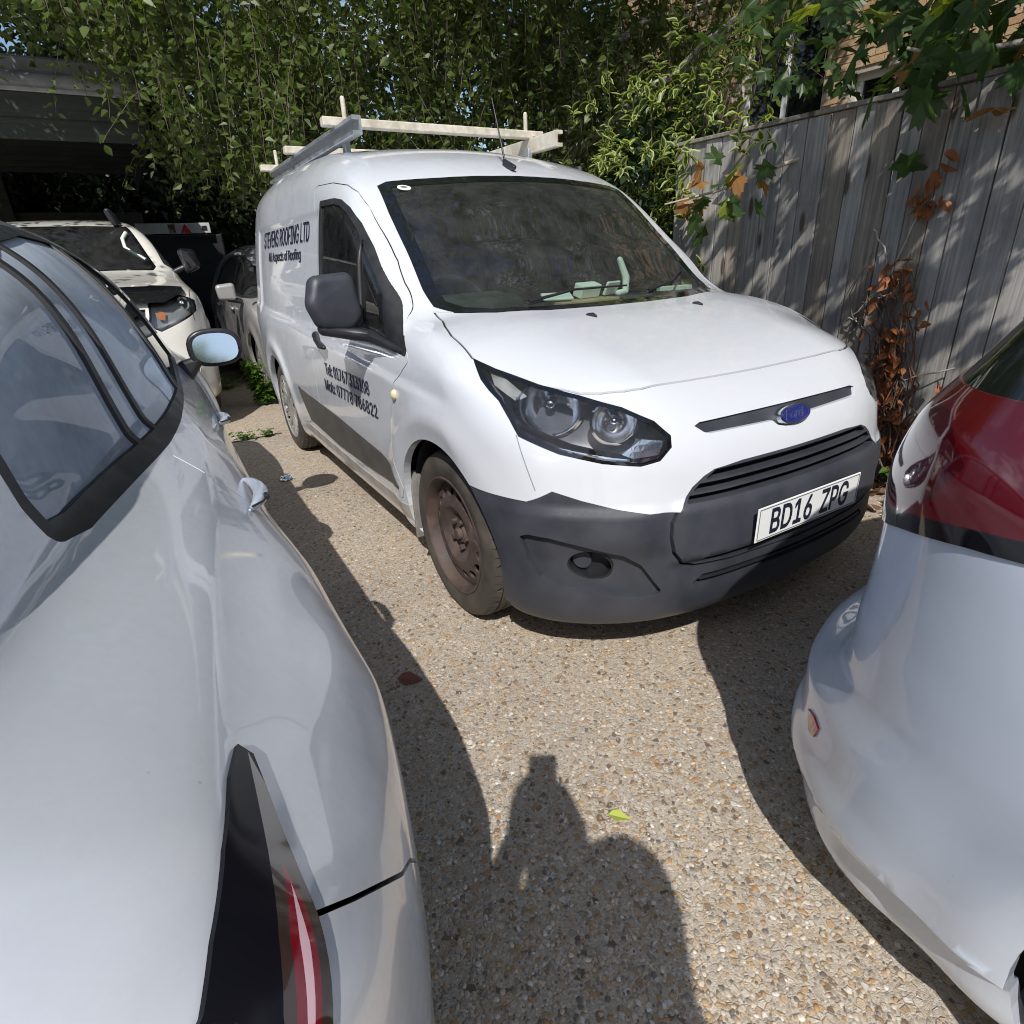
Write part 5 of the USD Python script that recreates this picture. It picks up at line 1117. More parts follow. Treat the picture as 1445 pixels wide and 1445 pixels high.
DARK_L = leaf_material('dark_hedge_leaf', (.012, .022, .007), (.022, .038, .011), (.04, .062, .018), trans=.3)
MAPLE_L = leaf_material('maple_leaf', (.03, .065, .016), (.055, .10, .026), (.11, .16, .04), trans=.42)
MAPLE_R = leaf_material('turning_maple_leaf', (.30, .10, .035), (.22, .14, .035), (.16, .17, .03), trans=.3)
MAPLE_Y = leaf_material('yellow_green_maple_leaf', (.16, .20, .025), (.22, .25, .03), (.12, .16, .03), trans=.4)
VARI_L = leaf_material('cream_edged_leaf', (.035, .075, .018), (.065, .115, .026), (.10, .16, .036), edge=(.46, .50, .17))
IVY_L = leaf_material('ivy_leaf', (.016, .034, .012), (.026, .052, .018), (.045, .075, .026), trans=.25, rough=.35)
NETTLE_L = leaf_material('bright_weed_leaf', (.05, .11, .015), (.08, .15, .022), (.12, .19, .03))
DEAD_L = leaf_material('dead_brown_leaf', (.17, .058, .018), (.33, .115, .035), (.48, .21, .07), trans=.2, rough=.6)
LITTER_L = leaf_material('leaf_litter', (.07, .035, .016), (.15, .075, .032), (.28, .16, .08), trans=.1, rough=.7)
BARK = mottled('grey_bark', (.10, .09, .075), (.25, .23, .20), 7, (.8, .95), bump=.6, bscale=40, stretch=(3, 3, 1))
BIRCHBARK = mottled('pale_birch_bark', (.20, .18, .15), (.52, .48, .43), 6, (.7, .85), bump=.5, bscale=30, lo=.40, hi=.55, stretch=(2, 2, 6))
TWIG = mottled('brown_twig', (.07, .05, .035), (.14, .11, .08), 30, (.8, .9))
def leaf_shape(kind):
    """(vertices, triangles, rim): a leaf lying in the xy plane, stalk at the origin, tip at +x, length 1."""
    if kind == 'ovate':
        side = [(0, 0), (.18, .22), (.42, .30), (.70, .18), (1, 0)]
    elif kind == 'simple':
        side = [(0, 0), (.38, .30), (1, 0)]
    elif kind == 'lance':
        side = [(0, 0), (.25, .20), (.55, .19), (1, 0)]
    if kind in ('ovate', 'simple', 'lance'):
        mid = [(x, 0, -.05 * math.sin(math.pi * x) - .12 * x * x) for x, _ in side]; up = [(x, y, .10 * y / .3 + .02 * math.sin(5 * x) - .12 * x * x) for x, y in side[1:-1]]; dn = [(x, -y, z) for x, y, z in up]
        v = mid + up + dn; n, k = len(mid), len(up); f = []
        for s, o, fl in ((0, n, 1), (1, n + k, 0)):
            e = [0] + [o + i for i in range(k)] + [n - 1]
            for i in range(n - 1):
                a, b, c, d = i, i + 1, e[i + 1], e[i]
                for t in ((a, b, c), (a, c, d)):
                    if len(set(t)) == 3: f.append(t if fl else t[::-1])
        rim = [0.0] * n + [1.0] * (2 * k); rim[0] = rim[n - 1] = 1.0
        return np.array(v, float), np.array(f), np.array(rim)
    # maple: five pointed lobes round the stalk end
    out = []
    for a, r in ((-150, .30), (-128, .50), (-112, .36), (-95, .30), (-80, .62), (-66, .50), (-58, .66), (-48, .52), (-36, .40), (-24, .58), (-14, .72), (-8, .66), (0, .95), (8, .66), (14, .72), (24, .58), (36, .40), (48, .52), (58, .66), (66, .50), (80, .62), (95, .30), (112, .36), (128, .50), (150, .30)):
        t = math.radians(a); out.append((.28 + r * .78 * math.cos(t), r * .78 * math.sin(t), .10 * math.sin(3.1 * t) * r - .16 * r * r))
    v = [(.26, 0, .03)] + out; n = len(out)
    return np.array(v, float), np.array([(0, i + 1, (i + 1) % n + 1) for i in range(n)]), np.array([0.0] + [1.0] * n)
def leaves(kind, pos, direc, size, seed=0, roll=1.0):
    """Leaves of one shape at pos, pointing along direc, turned about their own length at random: one array of triangles."""
    r = np.random.default_rng(seed); V, F, rim = leaf_shape(kind); n = len(pos)
    d = direc / np.linalg.norm(direc, axis=1, keepdims=True); ref = r.normal(size=(n, 3)) * roll + [0, 0, 1.0]
    s = np.cross(ref, d); s /= np.linalg.norm(s, axis=1, keepdims=True) + 1e-9; u = np.cross(d, s)
    size = np.broadcast_to(size, (n,)); wid = size * (.85 + .3 * r.random(n)); cur = .6 + .9 * r.random(n)
    P = pos[:, None] + V[None, :, 0, None] * (size[:, None] * d)[:, None] + V[None, :, 1, None] * (wid[:, None] * s)[:, None] + (V[None, :, 2] * cur[:, None])[..., None] * (size[:, None] * u)[:, None]
    return P.reshape(-1, 3), (F[None] + (np.arange(n) * len(V))[:, None, None]).reshape(-1, 3), np.tile(rim, n)
def put_leaves(parent, name, L_, m, kind='stuff', rim=False):
    p = put(parent, name, (L_[0], L_[1]), m, smooth=False, kind=kind)
    if rim: UsdGeom.PrimvarsAPI(stage.GetPrimAtPath(p)).CreatePrimvar('rim', Sdf.ValueTypeNames.FloatArray, 'vertex').Set(Vt.FloatArray.FromNumpy(L_[2].astype(np.float32)))
    return p
def joinl(*ls):
    n = 0; v, f, r = [], [], []
    for a, b, c in ls: v.append(a); f.append(b + n); r.append(c); n += len(a)
    return np.vstack(v), np.vstack(f), np.concatenate(r)
def hanging(starts, length, seed, out=None, step=.042, size=(.06, .10), kind='ovate', sway=.25):
    """Drooping twigs from the start points: (leaf arrays, twig curves)."""
    r = np.random.default_rng(seed); P, D, tw = [], [], []
    for i, s in enumerate(starts):
        Ln = length[i]; k = max(3, int(Ln / step)); t = np.linspace(0, 1, k)
        h = r.normal(size=2) * sway * (.5, 1.2, 3.0)[i % 3] if out is None else np.asarray(out[i]) * (.5 + r.random()) + r.normal(size=2) * sway * .5
        q = s + np.c_[h[0] * Ln * np.sqrt(t), h[1] * Ln * np.sqrt(t), -Ln * t ** 1.4]
        q += np.cumsum(r.normal(size=(k, 3)) * .004, 0); tw.append(q)
        a = r.random(k) * 2 * np.pi; d = np.c_[np.cos(a) * .85, np.sin(a) * .85, .25 - 1.25 * r.random(k)]
        P.append(q + d * .012); D.append(d)
    P, D = np.vstack(P), np.vstack(D)
    return leaves(kind, P, D, r.uniform(*size, len(P)), seed + 1), tw
def curves(parent, name, tw, m, w=.004, kind='stuff'):
    path = free(parent, name); c = UsdGeom.BasisCurves.Define(stage, path); root = '/'.join(parent.split('/')[:3]); off = BASE.get(root, np.zeros(3))
    c.CreateTypeAttr('linear'); c.CreateCurveVertexCountsAttr(Vt.IntArray([len(t) for t in tw])); c.CreatePointsAttr(Vt.Vec3fArray.FromNumpy((np.vstack(tw) - off).astype(np.float32))); c.CreateWidthsAttr(Vt.FloatArray([w] * sum(len(t) for t in tw))); c.SetWidthsInterpolation('vertex')
    bind(c.GetPrim(), m); tag(c.GetPrim(), kind=kind)
def wavy(a, b, n=9, amp=.08, seed=0):
    r = np.random.default_rng(seed); t = np.linspace(0, 1, n)[:, None]; w = np.cumsum(r.normal(size=(n, 3)), 0) * amp / 3; w -= w[:1] + t * (w[-1:] - w[:1])
    return np.asarray(a) * (1 - t) + np.asarray(b) * t + w

def build_birch():
    T = thing('birch_tree', 'tall birch with hanging leafy twigs rising behind the van and fence', 'tree', (-4.7, 3.1, 0)); r = np.random.default_rng(11)
    put(T, 'trunk', tube(wavy((-4.7, 3.1, 0), (-4.9, 2.9, 9.5), 14, .12, 1), np.linspace(.17, .05, 14), 14), BIRCHBARK, smooth=True)
    ends = []
    limbs = [((-4.75, 3.0, 2.2), (-1.6, 3.0, 3.05)), ((-4.75, 3.0, 2.9), (-4.9, -.5, 4.3)), ((-4.8, 3.0, 3.3), (-5.4, -1.6, 4.4)), ((-4.8, 3.0, 3.6), (-2.6, 1.4, 5.0)), ((-4.8, 3.0, 4.2), (-1.6, 2.6, 6.2)), ((-4.8, 3.0, 4.6), (-6.6, .8, 6.4)), ((-4.8, 3.0, 5.0), (-3.2, 4.6, 7.2)), ((-4.85, 3.0, 3.4), (-4.3, 1.0, 3.8)), ((-4.8, 3.0, 2.6), (-3.2, 4.0, 3.6)), ((-4.85, 2.95, 6), (-3.4, 1.2, 7.4)), ((-4.85, 2.95, 7), (-5.6, 3.8, 8.6))]
    for i, (a, b) in enumerate(limbs):
        p = wavy(a, b, 11, .22, 20 + i); put(T, 'limb', tube(p, np.linspace(.065 if i else .055, .014, 11), 9), BIRCHBARK if i in (0, 8) else BARK, smooth=True); ends.append(p)
    # curtain seen from the yard: its lower edge rises to the left and to the right
    n = 1750; y = np.where(r.random(n) < .8, r.uniform(-1.85, 2.9, n), r.uniform(2.9, 4.4, n)); x = r.uniform(-6.4, -4.1, n) + .25 * np.clip(y, 0, 5)
    ln = r.uniform(.5, 1.25, n)
    low = np.interp(y, [-1.9, -1.62, -1.4, -1.15, -.85, -.45, 0, 1, 4.6], [3.2, 2.95, 2.6, 2.3, 1.95, 1.78, 1.9, 2.0, 1.9]) + r.random(n) ** 1.6 * 1.7; ok = meshkit.fbm(np.c_[x * .9, y * 1.1, low * .8], 3, 3) > .40; x, y, low, ln = x[ok], y[ok], low[ok], ln[ok]
    ln = np.where(r.random(n)[:len(ln)] < .45, ln * .45, ln)
    ex = np.c_[r.uniform(-5.7, -4.4, 330), r.uniform(-3.4, -1.75, 330), r.uniform(3.7, 4.7, 330)]; lx = r.uniform(.4, .9, 330)  # extra twigs left of the view, added to shade the carport fascia
    E2, tw4 = hanging(ex, lx, 37)
    A, tw = hanging(np.c_[x, y, low + ln], ln, 31)
    # upper crown, out of sight overhead but mirrored in the windscreen
    n2 = 620; c = r.normal(size=(n2 * 4, 3)) * [1.6, 1.6, 1.4] + [-3.3, 2.7, 6.2]; c = c[(c[:, 2] > 4.2) & (c[:, 0] < -.7)]
    Bl, tw2 = hanging(c, r.uniform(.5, 1.3, len(c)), 33, step=.075, size=(.09, .14), kind='simple')
    n3 = 170; i3 = r.integers(0, 3, n3); s3 = np.array([ends[[0, 7, 8][k]][r.integers(3, 11)] for k in i3]); C3, tw3 = hanging(s3 + r.normal(size=(n3, 3)) * .06, r.uniform(.25, .7, n3), 35)
    yl = rng.random(1)
    put_leaves(T, 'crown', joinl(A, C3, E2), BIRCH_L); put_leaves(T, 'upper_crown', Bl, BIRCH_L); curves(T, 'twigs', tw + tw3, TWIG)
build_birch()

def leafy_mass(parent, boxes, n, size, seed, m, kind='simple', name='crown'):
    """Leaves thrown through lumpy volumes, denser towards their surface."""
    r = np.random.default_rng(seed); P = []
    for (c, s) in boxes:
        k = int(n * np.prod(s) ** .66 / sum(np.prod(b[1]) ** .66 for b in boxes)); u = r.normal(size=(k, 3)); u /= np.linalg.norm(u, axis=1, keepdims=True)
        rad = (.55 + .45 * r.random(k) ** .5) * (.75 + .5 * meshkit.fbm(u * 2.2 + np.array(c), 3))
        P.append(np.array(c) + u * rad[:, None] * np.array(s))
    P = np.vstack(P); P = P[P[:, 2] > .05]; d = r.normal(size=P.shape) + [0, 0, -.4]
    return put_leaves(parent, name, leaves(kind, P, d, r.uniform(size[0], size[1], len(P)), seed + 3), m)
def back_tree(x, y, h, w, seed, label):
    T = thing('hedge_tree', label, 'tree', (x, y, 0)); r = np.random.default_rng(seed)
    put(T, 'trunk', tube(wavy((x, y, 0), (x, y, h * .8), 8, .15, seed), np.linspace(.16, .05, 8), 9), BARK, smooth=True)
    bx = [((x + r.uniform(-.4, .4), y + r.uniform(-w * .4, w * .4), z), (1.1, w * .62, h * .19)) for z in np.linspace(h * .14, h * .86, 6)]
    leafy_mass(T, bx, 7500, (.14, .26), seed, DARK_L)
for i, (x, y, h, w, lab) in enumerate([(-12.6, -6.8, 4.6, 2.2, 'dark hedge tree behind the carport, leftmost of the back row'), (-12.8, -4.0, 3.4, 1.7, 'low dark hedge tree behind the carport post'), (-12.4, -.7, 6.2, 2.0, 'dark hedge tree rising behind the trailer board'), (-12.9, 1.9, 6.8, 2.2, 'dark hedge tree behind the roof of the silver grey car'), (-12.2, 4.8, 7.0, 2.3, 'dark hedge tree behind the rear of the ladder rack'), (-10.8, 7.6, 6.6, 2.2, 'dark hedge tree beside the corner of the brick building')]):
    back_tree(x, y, h, w, 50 + i, lab)
def conifer_hedge():
    T = thing('clipped_hedge', 'long dark clipped hedge closing the yard behind the carport and trailer', 'hedge', (-13.6, 0, 0))
    v = trimesh.creation.box((1.2, 24, 3.4)).subdivide_to_size(.45); p = np.array(v.vertices); p = p + .3 * (np.stack([meshkit.noise(p * 1.3 + k) for k in (0, 9, 18)], -1) - .5) + [-14.0, 0, 1.7]
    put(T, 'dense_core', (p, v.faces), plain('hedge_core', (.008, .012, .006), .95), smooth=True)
    r = np.random.default_rng(77); n = 15000; P = np.c_[-13.2 + .35 * r.normal(size=n) * .6, r.uniform(-12, 12, n), r.uniform(.05, 3.7, n)]
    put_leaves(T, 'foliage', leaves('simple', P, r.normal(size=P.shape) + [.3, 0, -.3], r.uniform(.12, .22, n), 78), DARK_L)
conifer_hedge()
def overhang():
    T = thing('overhanging_tree', 'dark tree over the carport roof in the top left corner', 'tree', (-11.8, -3.2, 0))
    put(T, 'trunk', tube(wavy((-11.8, -3.2, 0), (-11.2, -3.0, 5.5), 8, .15, 4), np.linspace(.2, .08, 8), 9), BARK, smooth=True)
    leafy_mass(T, [((-9.6, -2.6, 4.1), (1.6, 1.3, .75)), ((-10.4, -4.4, 4.6), (1.6, 1.7, .95)), ((-9.6, -1.2, 4.2), (1.4, .9, .8)), ((-10, -3.3, 5.8), (1.8, 2.6, 1.2))], 7000, (.10, .18), 71, DARK_L)
overhang()
def ivy_hedge():
    T = thing('ivy_hedge', 'dark ivy-grown hedge continuing the line of the fence beside the van roof', 'hedge', (-3.6, 2.2, 0))
    put(T, 'stems', tube(wavy((-3.2, 2.3, 0), (-3.4, 2.3, 2.0), 7, .1, 9), .05, 8), BARK, smooth=True)
    leafy_mass(T, [((-2.1, 2.15, .7), (.55, .42, .75)), ((-2.9, 2.3, 1.0), (.7, .5, 1.0)), ((-3.9, 2.4, 1.1), (.8, .55, 1.05)), ((-5.2, 2.6, 1.1), (1.0, .6, 1.1)), ((-6.8, 2.8, 1.2), (1.1, .7, 1.2))], 9000, (.06, .11), 83, IVY_L, kind='ovate')
ivy_hedge()
def shrub():
    T = thing('variegated_shrub', 'shrub with cream-edged green leaves spilling over the far end of the fence', 'shrub', (-2.0, 2.0, 0)); r = np.random.default_rng(91)
    for k in range(16):
        put(T, 'stem', tube(wavy((-2.0 + r.uniform(-.25, .25), 2.05, .3), (-1.95 + r.uniform(-.75, .65), 1.95 + r.uniform(-.25, .3), r.uniform(1.3, 2.35)), 7, .1, k), np.linspace(.012, .004, 7), 6), TWIG, smooth=True)
    P, D = [], []
    for k in range(190):
        c = np.array([-2.02, 1.97, 1.80]) + r.normal(size=3) * [.46, .17, .30]; c[0] -= .45 * max(0, c[2] - 1.9) * 0 ; ax = unit(r.normal(size=3) * .6 + [.25, -.5, .55])
        if c[0] > -1.42 and c[2] < 1.84 and c[1] > 1.62: c[1] = 1.62 - .1 * r.random()
        for j in range(9):
            a = j * 2.4; e1 = unit(np.cross(ax, [0, .3, 1])); e2 = np.cross(ax, e1); t = .35 + .1 * j
            P.append(c + ax * .014 * j); D.append(e1 * math.cos(a) + e2 * math.sin(a) + ax * t * .6 + [0, 0, -.18])
    put_leaves(T, 'foliage', leaves('lance', np.array(P), np.array(D), r.uniform(.065, .105, len(P)), 92, roll=.35), VARI_L, rim=True)
    leafy_mass(T, [((-2.0, 2.0, 1.5), (.7, .28, .85))], 2600, (.05, .09), 93, IVY_L, kind='ovate', name='inner_foliage')
shrub()
def maple():
    T = thing('maple_tree', 'maple leaning over the right part of the fence, its large lobed leaves partly turned orange', 'tree', (1.3, 3.4, 0)); r = np.random.default_rng(101)
    put(T, 'trunk', tube(wavy((1.3, 3.4, 0), (1.2, 3.0, 4.6), 9, .12, 3), np.linspace(.15, .07, 9), 12), BARK, smooth=True)
    tips = []
    for i, (a, b) in enumerate([((1.25, 3.2, 2.3), (-1.15, 1.25, 1.50)), ((1.25, 3.2, 2.0), (.1, 1.35, 1.98)), ((1.25, 3.2, 2.6), (-.4, 1.5, 2.3)), ((1.2, 3.1, 3.2), (1.6, .9, 2.9)), ((1.2, 3.1, 3.4), (.4, .8, 3.2)), ((1.2, 3.1, 3.6), (2.6, .9, 3.2)), ((1.25, 3.2, 2.5), (1.2, 1.3, 2.1))]):
        p = wavy(a, b, 12, .12 if i else .05, 40 + i); put(T, 'limb', tube(p, np.linspace(.034, .006 if i else .005, 12), 8), BARK if i else TWIGPALE, smooth=True); tips.append(p)
    def spray(pts, n, sc, size, seed, sag=.5):
        q = np.random.default_rng(seed); k = q.integers(0, len(pts), n); P = pts[k] + q.normal(size=(n, 3)) * sc
        D = q.normal(size=(n, 3)) * .8 + [0, -.35, -sag]; return P, D, q.uniform(*size, n)
    # the spray hanging in front of the far boards: every leaf a part
    P = np.array([(-.98, 1.30, 1.60), (-.90, 1.28, 1.66), (-.80, 1.30, 1.63), (-.72, 1.27, 1.66), (-.62, 1.30, 1.58), (-1.04, 1.3, 1.52), (-.92, 1.26, 1.52), (-.84, 1.30, 1.50), (-.74, 1.28, 1.50), (-.66, 1.32, 1.47), (-1.10, 1.3, 1.44), (-.95, 1.24, 1.43), (-.86, 1.28, 1.40), (-1.2, 1.34, 1.54), (-.56, 1.30, 1.64), (-.78, 1.22, 1.56), (-1.0, 1.28, 1.70), (-.98, 1.34, 1.36)])
    P = P + [.10, 0, 0]
    ms = [MAPLE_R, MAPLE_L, MAPLE_R, MAPLE_Y, MAPLE_R, MAPLE_R, MAPLE_L, MAPLE_Y, MAPLE_L, MAPLE_L, MAPLE_Y, MAPLE_L, MAPLE_L, MAPLE_R, MAPLE_L, MAPLE_L, MAPLE_R, MAPLE_L]
    for k, (p, m) in enumerate(zip(P, ms)):
        d = r.normal(size=(1, 3)) * .6 + [.1, -.2, -.75]; L_ = leaves('maple', p[None], d, np.array([r.uniform(.12, .17)]), 200 + k, roll=.7)
        put(T, 'leaf', (L_[0], L_[1]), m, smooth=False)
    # leaves over the fence top, largest first as parts, the rest as one crown
    a1 = spray(np.vstack([tips[1][6:], tips[2][5:], tips[6][5:]]), 190, [.20, .14, .11], (.14, .21), 301)
    for k in range(150):
        L_ = leaves('maple', a1[0][k:k + 1], a1[1][k:k + 1], a1[2][k:k + 1], 600 + k, roll=.7); put(T, 'leaf', (L_[0], L_[1]), MAPLE_R if r.random() < .06 else MAPLE_Y if r.random() < .08 else MAPLE_L, smooth=False)
    cl = np.c_[r.uniform(-1.9, 1.7, 2600), r.uniform(1.78, 3.0, 2600), r.uniform(1.84, 3.2, 2600)]; cl = cl[(cl[:, 2] > 1.86 + .22 * np.maximum(0, .1 - cl[:, 0])) & (r.random(2600) < np.clip(.42 + .5 * (cl[:, 0] + .3), .08, 1))]; cl = cl[meshkit.fbm(cl * 1.9, 3, 9) > .36]
    b1 = leaves('maple', cl, r.normal(size=cl.shape) + [0, -.4, -.6], r.uniform(.13, .20, len(cl)), 302)
    put_leaves(T, 'crown', b1, MAPLE_L)
    over = np.c_[r.uniform(.55, 4.2, 2600), r.uniform(.35, 2.6, 2600), r.uniform(2.5, 4.4, 2600)]
    keep = meshkit.fbm(over * 1.5, 3, 5) > SHADE; over = over[keep]
    put_leaves(T, 'upper_crown', leaves('maple', over, r.normal(size=over.shape) + [0, 0, -.5], r.uniform(.13, .19, len(over)), 303), MAPLE_L)
TWIGPALE = mottled('pale_twig', (.30, .26, .20), (.42, .37, .30), 30, (.7, .8))
SHADE = .42
maple()
def dead_vine():
    T = thing('dead_climber', 'dead climber with curled orange brown leaves hanging on the fence', 'climber', (.15, 1.66, 0)); r = np.random.default_rng(131)
    path = np.array([(.30, .02), (.24, .25), (.22, .45), (.15, .62), (.12, .85), (.08, 1.02), (.06, 1.12)])
    stems = [wavy((path[0][0] + r.uniform(-.06, .1), 1.675, .02), (r.uniform(-.06, .22), 1.668, r.uniform(.7, 1.2)), 12, .10, k) for k in range(26)]
    for k, s in enumerate(stems): s[:, 1] = np.minimum(s[:, 1], 1.682) - .012 - .03 * r.random(); put(T, 'stem', tube(s, np.linspace(.006, .002, 12), 5), TWIG if k % 3 else DEADSTEM, smooth=True)
    for a, b in (((-.07, 1.655, 1.30), (.03, 1.66, 1.12)), ((.10, 1.66, 1.0), (-.12, 1.66, .86)), ((-.12, 1.66, .86), (-.06, 1.655, .84)), ((.05, 1.66, .5), (.45, 1.66, .66)), ((.05, 1.66, 1.1), (.16, 1.66, 1.5))): put(T, 'stem', tube(wavy(a, b, 7, .03, int(100 * b[2])), .004, 5), TWIGPALE, smooth=True)
    z = r.random(250) ** .8 * 1.15; cx = np.interp(z, [0, .25, .45, .62, .85, 1.0, 1.15], [.33, .26, .20, .14, .14, .12, .10]); wd = np.interp(z, [0, .3, .5, .7, .9, 1.05, 1.15], [.10, .09, .075, .06, .11, .10, .06])
    P = np.c_[cx + wd * r.normal(size=250) * .62, 1.66 - .055 * r.random(250), z]
    hole = (np.abs(P[:, 0] - .12) < .05) & (P[:, 2] > .84) & (P[:, 2] < 1.0); P = P[~hole]
    up = np.c_[r.normal(size=24) * .03 + np.interp(r.random(24), [0, 1], [.13, .18]), np.full(24, 1.65), r.uniform(1.36, 1.44, 24)]; top = np.array([[.17, 1.64, 1.53], [.19, 1.645, 1.56], [.165, 1.64, 1.50], [.20, 1.64, 1.59]])
    P = np.vstack([P, up, top, [[.40, 1.63, .60], [.42, 1.62, .57], [.30, 1.62, .62]]])
    D = r.normal(size=P.shape) * .7 + [0, -.15, -.8]; S = r.uniform(.035, .072, len(P)); S[-7:-3] = .095
    for k in range(len(P)):
        L_ = leaves('ovate', P[k:k + 1], D[k:k + 1], S[k:k + 1], 900 + k); v = L_[0]; c = v.mean(0); e = v - c; v = c + e * [1, 1, 1] + np.outer((e ** 2).sum(1) * 7, [0, -1.0, .3])
        put(T, 'leaf', (v, L_[1]), DEAD_L, smooth=False)
DEADSTEM = plain('red_brown_stem', (.13, .05, .025), .8)
dead_vine()
def litter():
    r = np.random.default_rng(141)
    n = 900; P = np.c_[r.uniform(-.6, 2.2, n), 1.66 - np.abs(r.normal(size=n)) * .22, .006 + .035 * r.random(n)]
    L_ = leaves('ovate', P, np.c_[r.normal(size=(n, 2)), r.normal(size=n) * .3], r.uniform(.03, .075, n), 142)
    p = put_leaves('/World', 'leaf_litter', L_, LITTER_L); tag(stage.GetPrimAtPath(p), 'brown fallen leaves along the foot of the fence', 'leaf litter')
litter()
def weed(name, label, c, n, h, spread, size, seed, m=None, kind='ovate', cat='weed'):
    T = thing(name, label, cat, c); r = np.random.default_rng(seed); P, D = [], []
    for k in range(n):
        e = np.array(c) + [r.normal() * spread, r.normal() * spread, h * r.uniform(.45, 1)]; s = wavy(c, e, 6, .02, seed + k); put(T, 'stem', tube(s, np.linspace(.004, .0018, 6), 5), NETTLESTEM, smooth=True)
        for t in np.linspace(.15, 1, max(3, int(h / .035))):
            q = np.array([np.interp(t, np.linspace(0, 1, 6), s[:, j]) for j in range(3)])
            for a in (0, math.pi):
                b = a + t * 9 + k; P.append(q); D.append([math.cos(b), math.sin(b), .15 - .5 * r.random()])
    for k in range(len(P)) if len(P) <= 60 else []:
        L_ = leaves(kind, np.array(P[k:k + 1]), np.array(D[k:k + 1]), np.array([r.uniform(*size)]), seed + k, roll=.3); put(T, 'leaf', (L_[0], L_[1]), m or NETTLE_L, smooth=False)
    if len(P) > 60: put_leaves(T, 'leaves', leaves(kind, np.array(P), np.array(D), r.uniform(size[0], size[1], len(P)), seed, roll=.3), m or NETTLE_L)
NETTLESTEM = plain('green_stem', (.10, .16, .04), .6)
weed('nettle', 'tall bright green weed beside the front wheel of the silver grey car', (-4.42, -.80, 0), 9, .50, .07, (.06, .10), 151)
weed('ground_weed', 'larger low green weed in the ground joint by the van rear wheel', (-3.22, -1.17, 0), 7, .07, .05, (.03, .055), 161)
weed('ground_weed', 'smaller green weed in the ground joint, nearest the van rear wheel', (-3.16, -1.00, 0), 5, .06, .04, (.03, .05), 171)
weed('ground_weed', 'bright green weed among dead leaves at the foot of the fence', (.36, 1.60, 0), 12, .16, .07, (.035, .06), 181)
weed('ground_weed', 'spread of low dark weeds under the silver grey car', (-5.6, -1.0, 0), 14, .12, .22, (.04, .07), 191)
def single_leaf(name, label, c, d, s, m, seed):
    T = thing(name, label, 'leaf', c); L_ = leaves('ovate', np.array([c]), np.array([d]), np.array([s]), seed, roll=.05); put(T, 'blade', (L_[0] * [1, 1, 1] + [0, 0, .006], L_[1]), m, smooth=False)
single_leaf('fallen_leaf', 'red brown leaf lying in the shadow of the left car', (.27, -1.24, .004), (.55, .85, .0), .085, plain('red_brown_leaf', (.17, .05, .03), .6), 3)
single_leaf('fallen_leaf', 'yellow green leaf lying on the sunlit ground', (1.035, -1.00, .004), (.5, .5, .0), .055, plain('yellow_green_leaf', (.33, .38, .06), .6), 5)
sc = thing('foil_scrap', 'crumpled silver scrap on the ground beside the left car shadow', 'litter', (-2.0, -1.11, 0)); m = trimesh.creation.icosphere(2, .05); v = np.array(m.vertices) * [1.1, .8, .25]; v += (meshkit.noise(v * 45)[:, None] - .5) * .03; put(sc, 'foil', (v + [-2.0, -1.11, .012], m.faces), CHROME, smooth=False)

# ------------------------------------------------------------------ trees behind the camera (seen only in mirrors and paint)
for i, (x, y) in enumerate([(15, -8), (17, -3), (16, 3), (14, -13), (9, -15), (2, -17), (-6, -18)]):
    T = thing('yard_tree', 'leafy tree beyond the yard on the side of the camera', 'tree', (x, y, 0), 'trees beyond the yard')
    put(T, 'trunk', tube([(x, y, 0), (x, y, 3)], [.2, .12], 8), BARK, smooth=True); leafy_mass(T, [((x, y, 3.0), (2.2, 2.2, 1.6)), ((x + .6, y - .8, 4.0), (1.7, 1.7, 1.2))], 1500, (.3, .5), 400 + i, BIRCH_L)

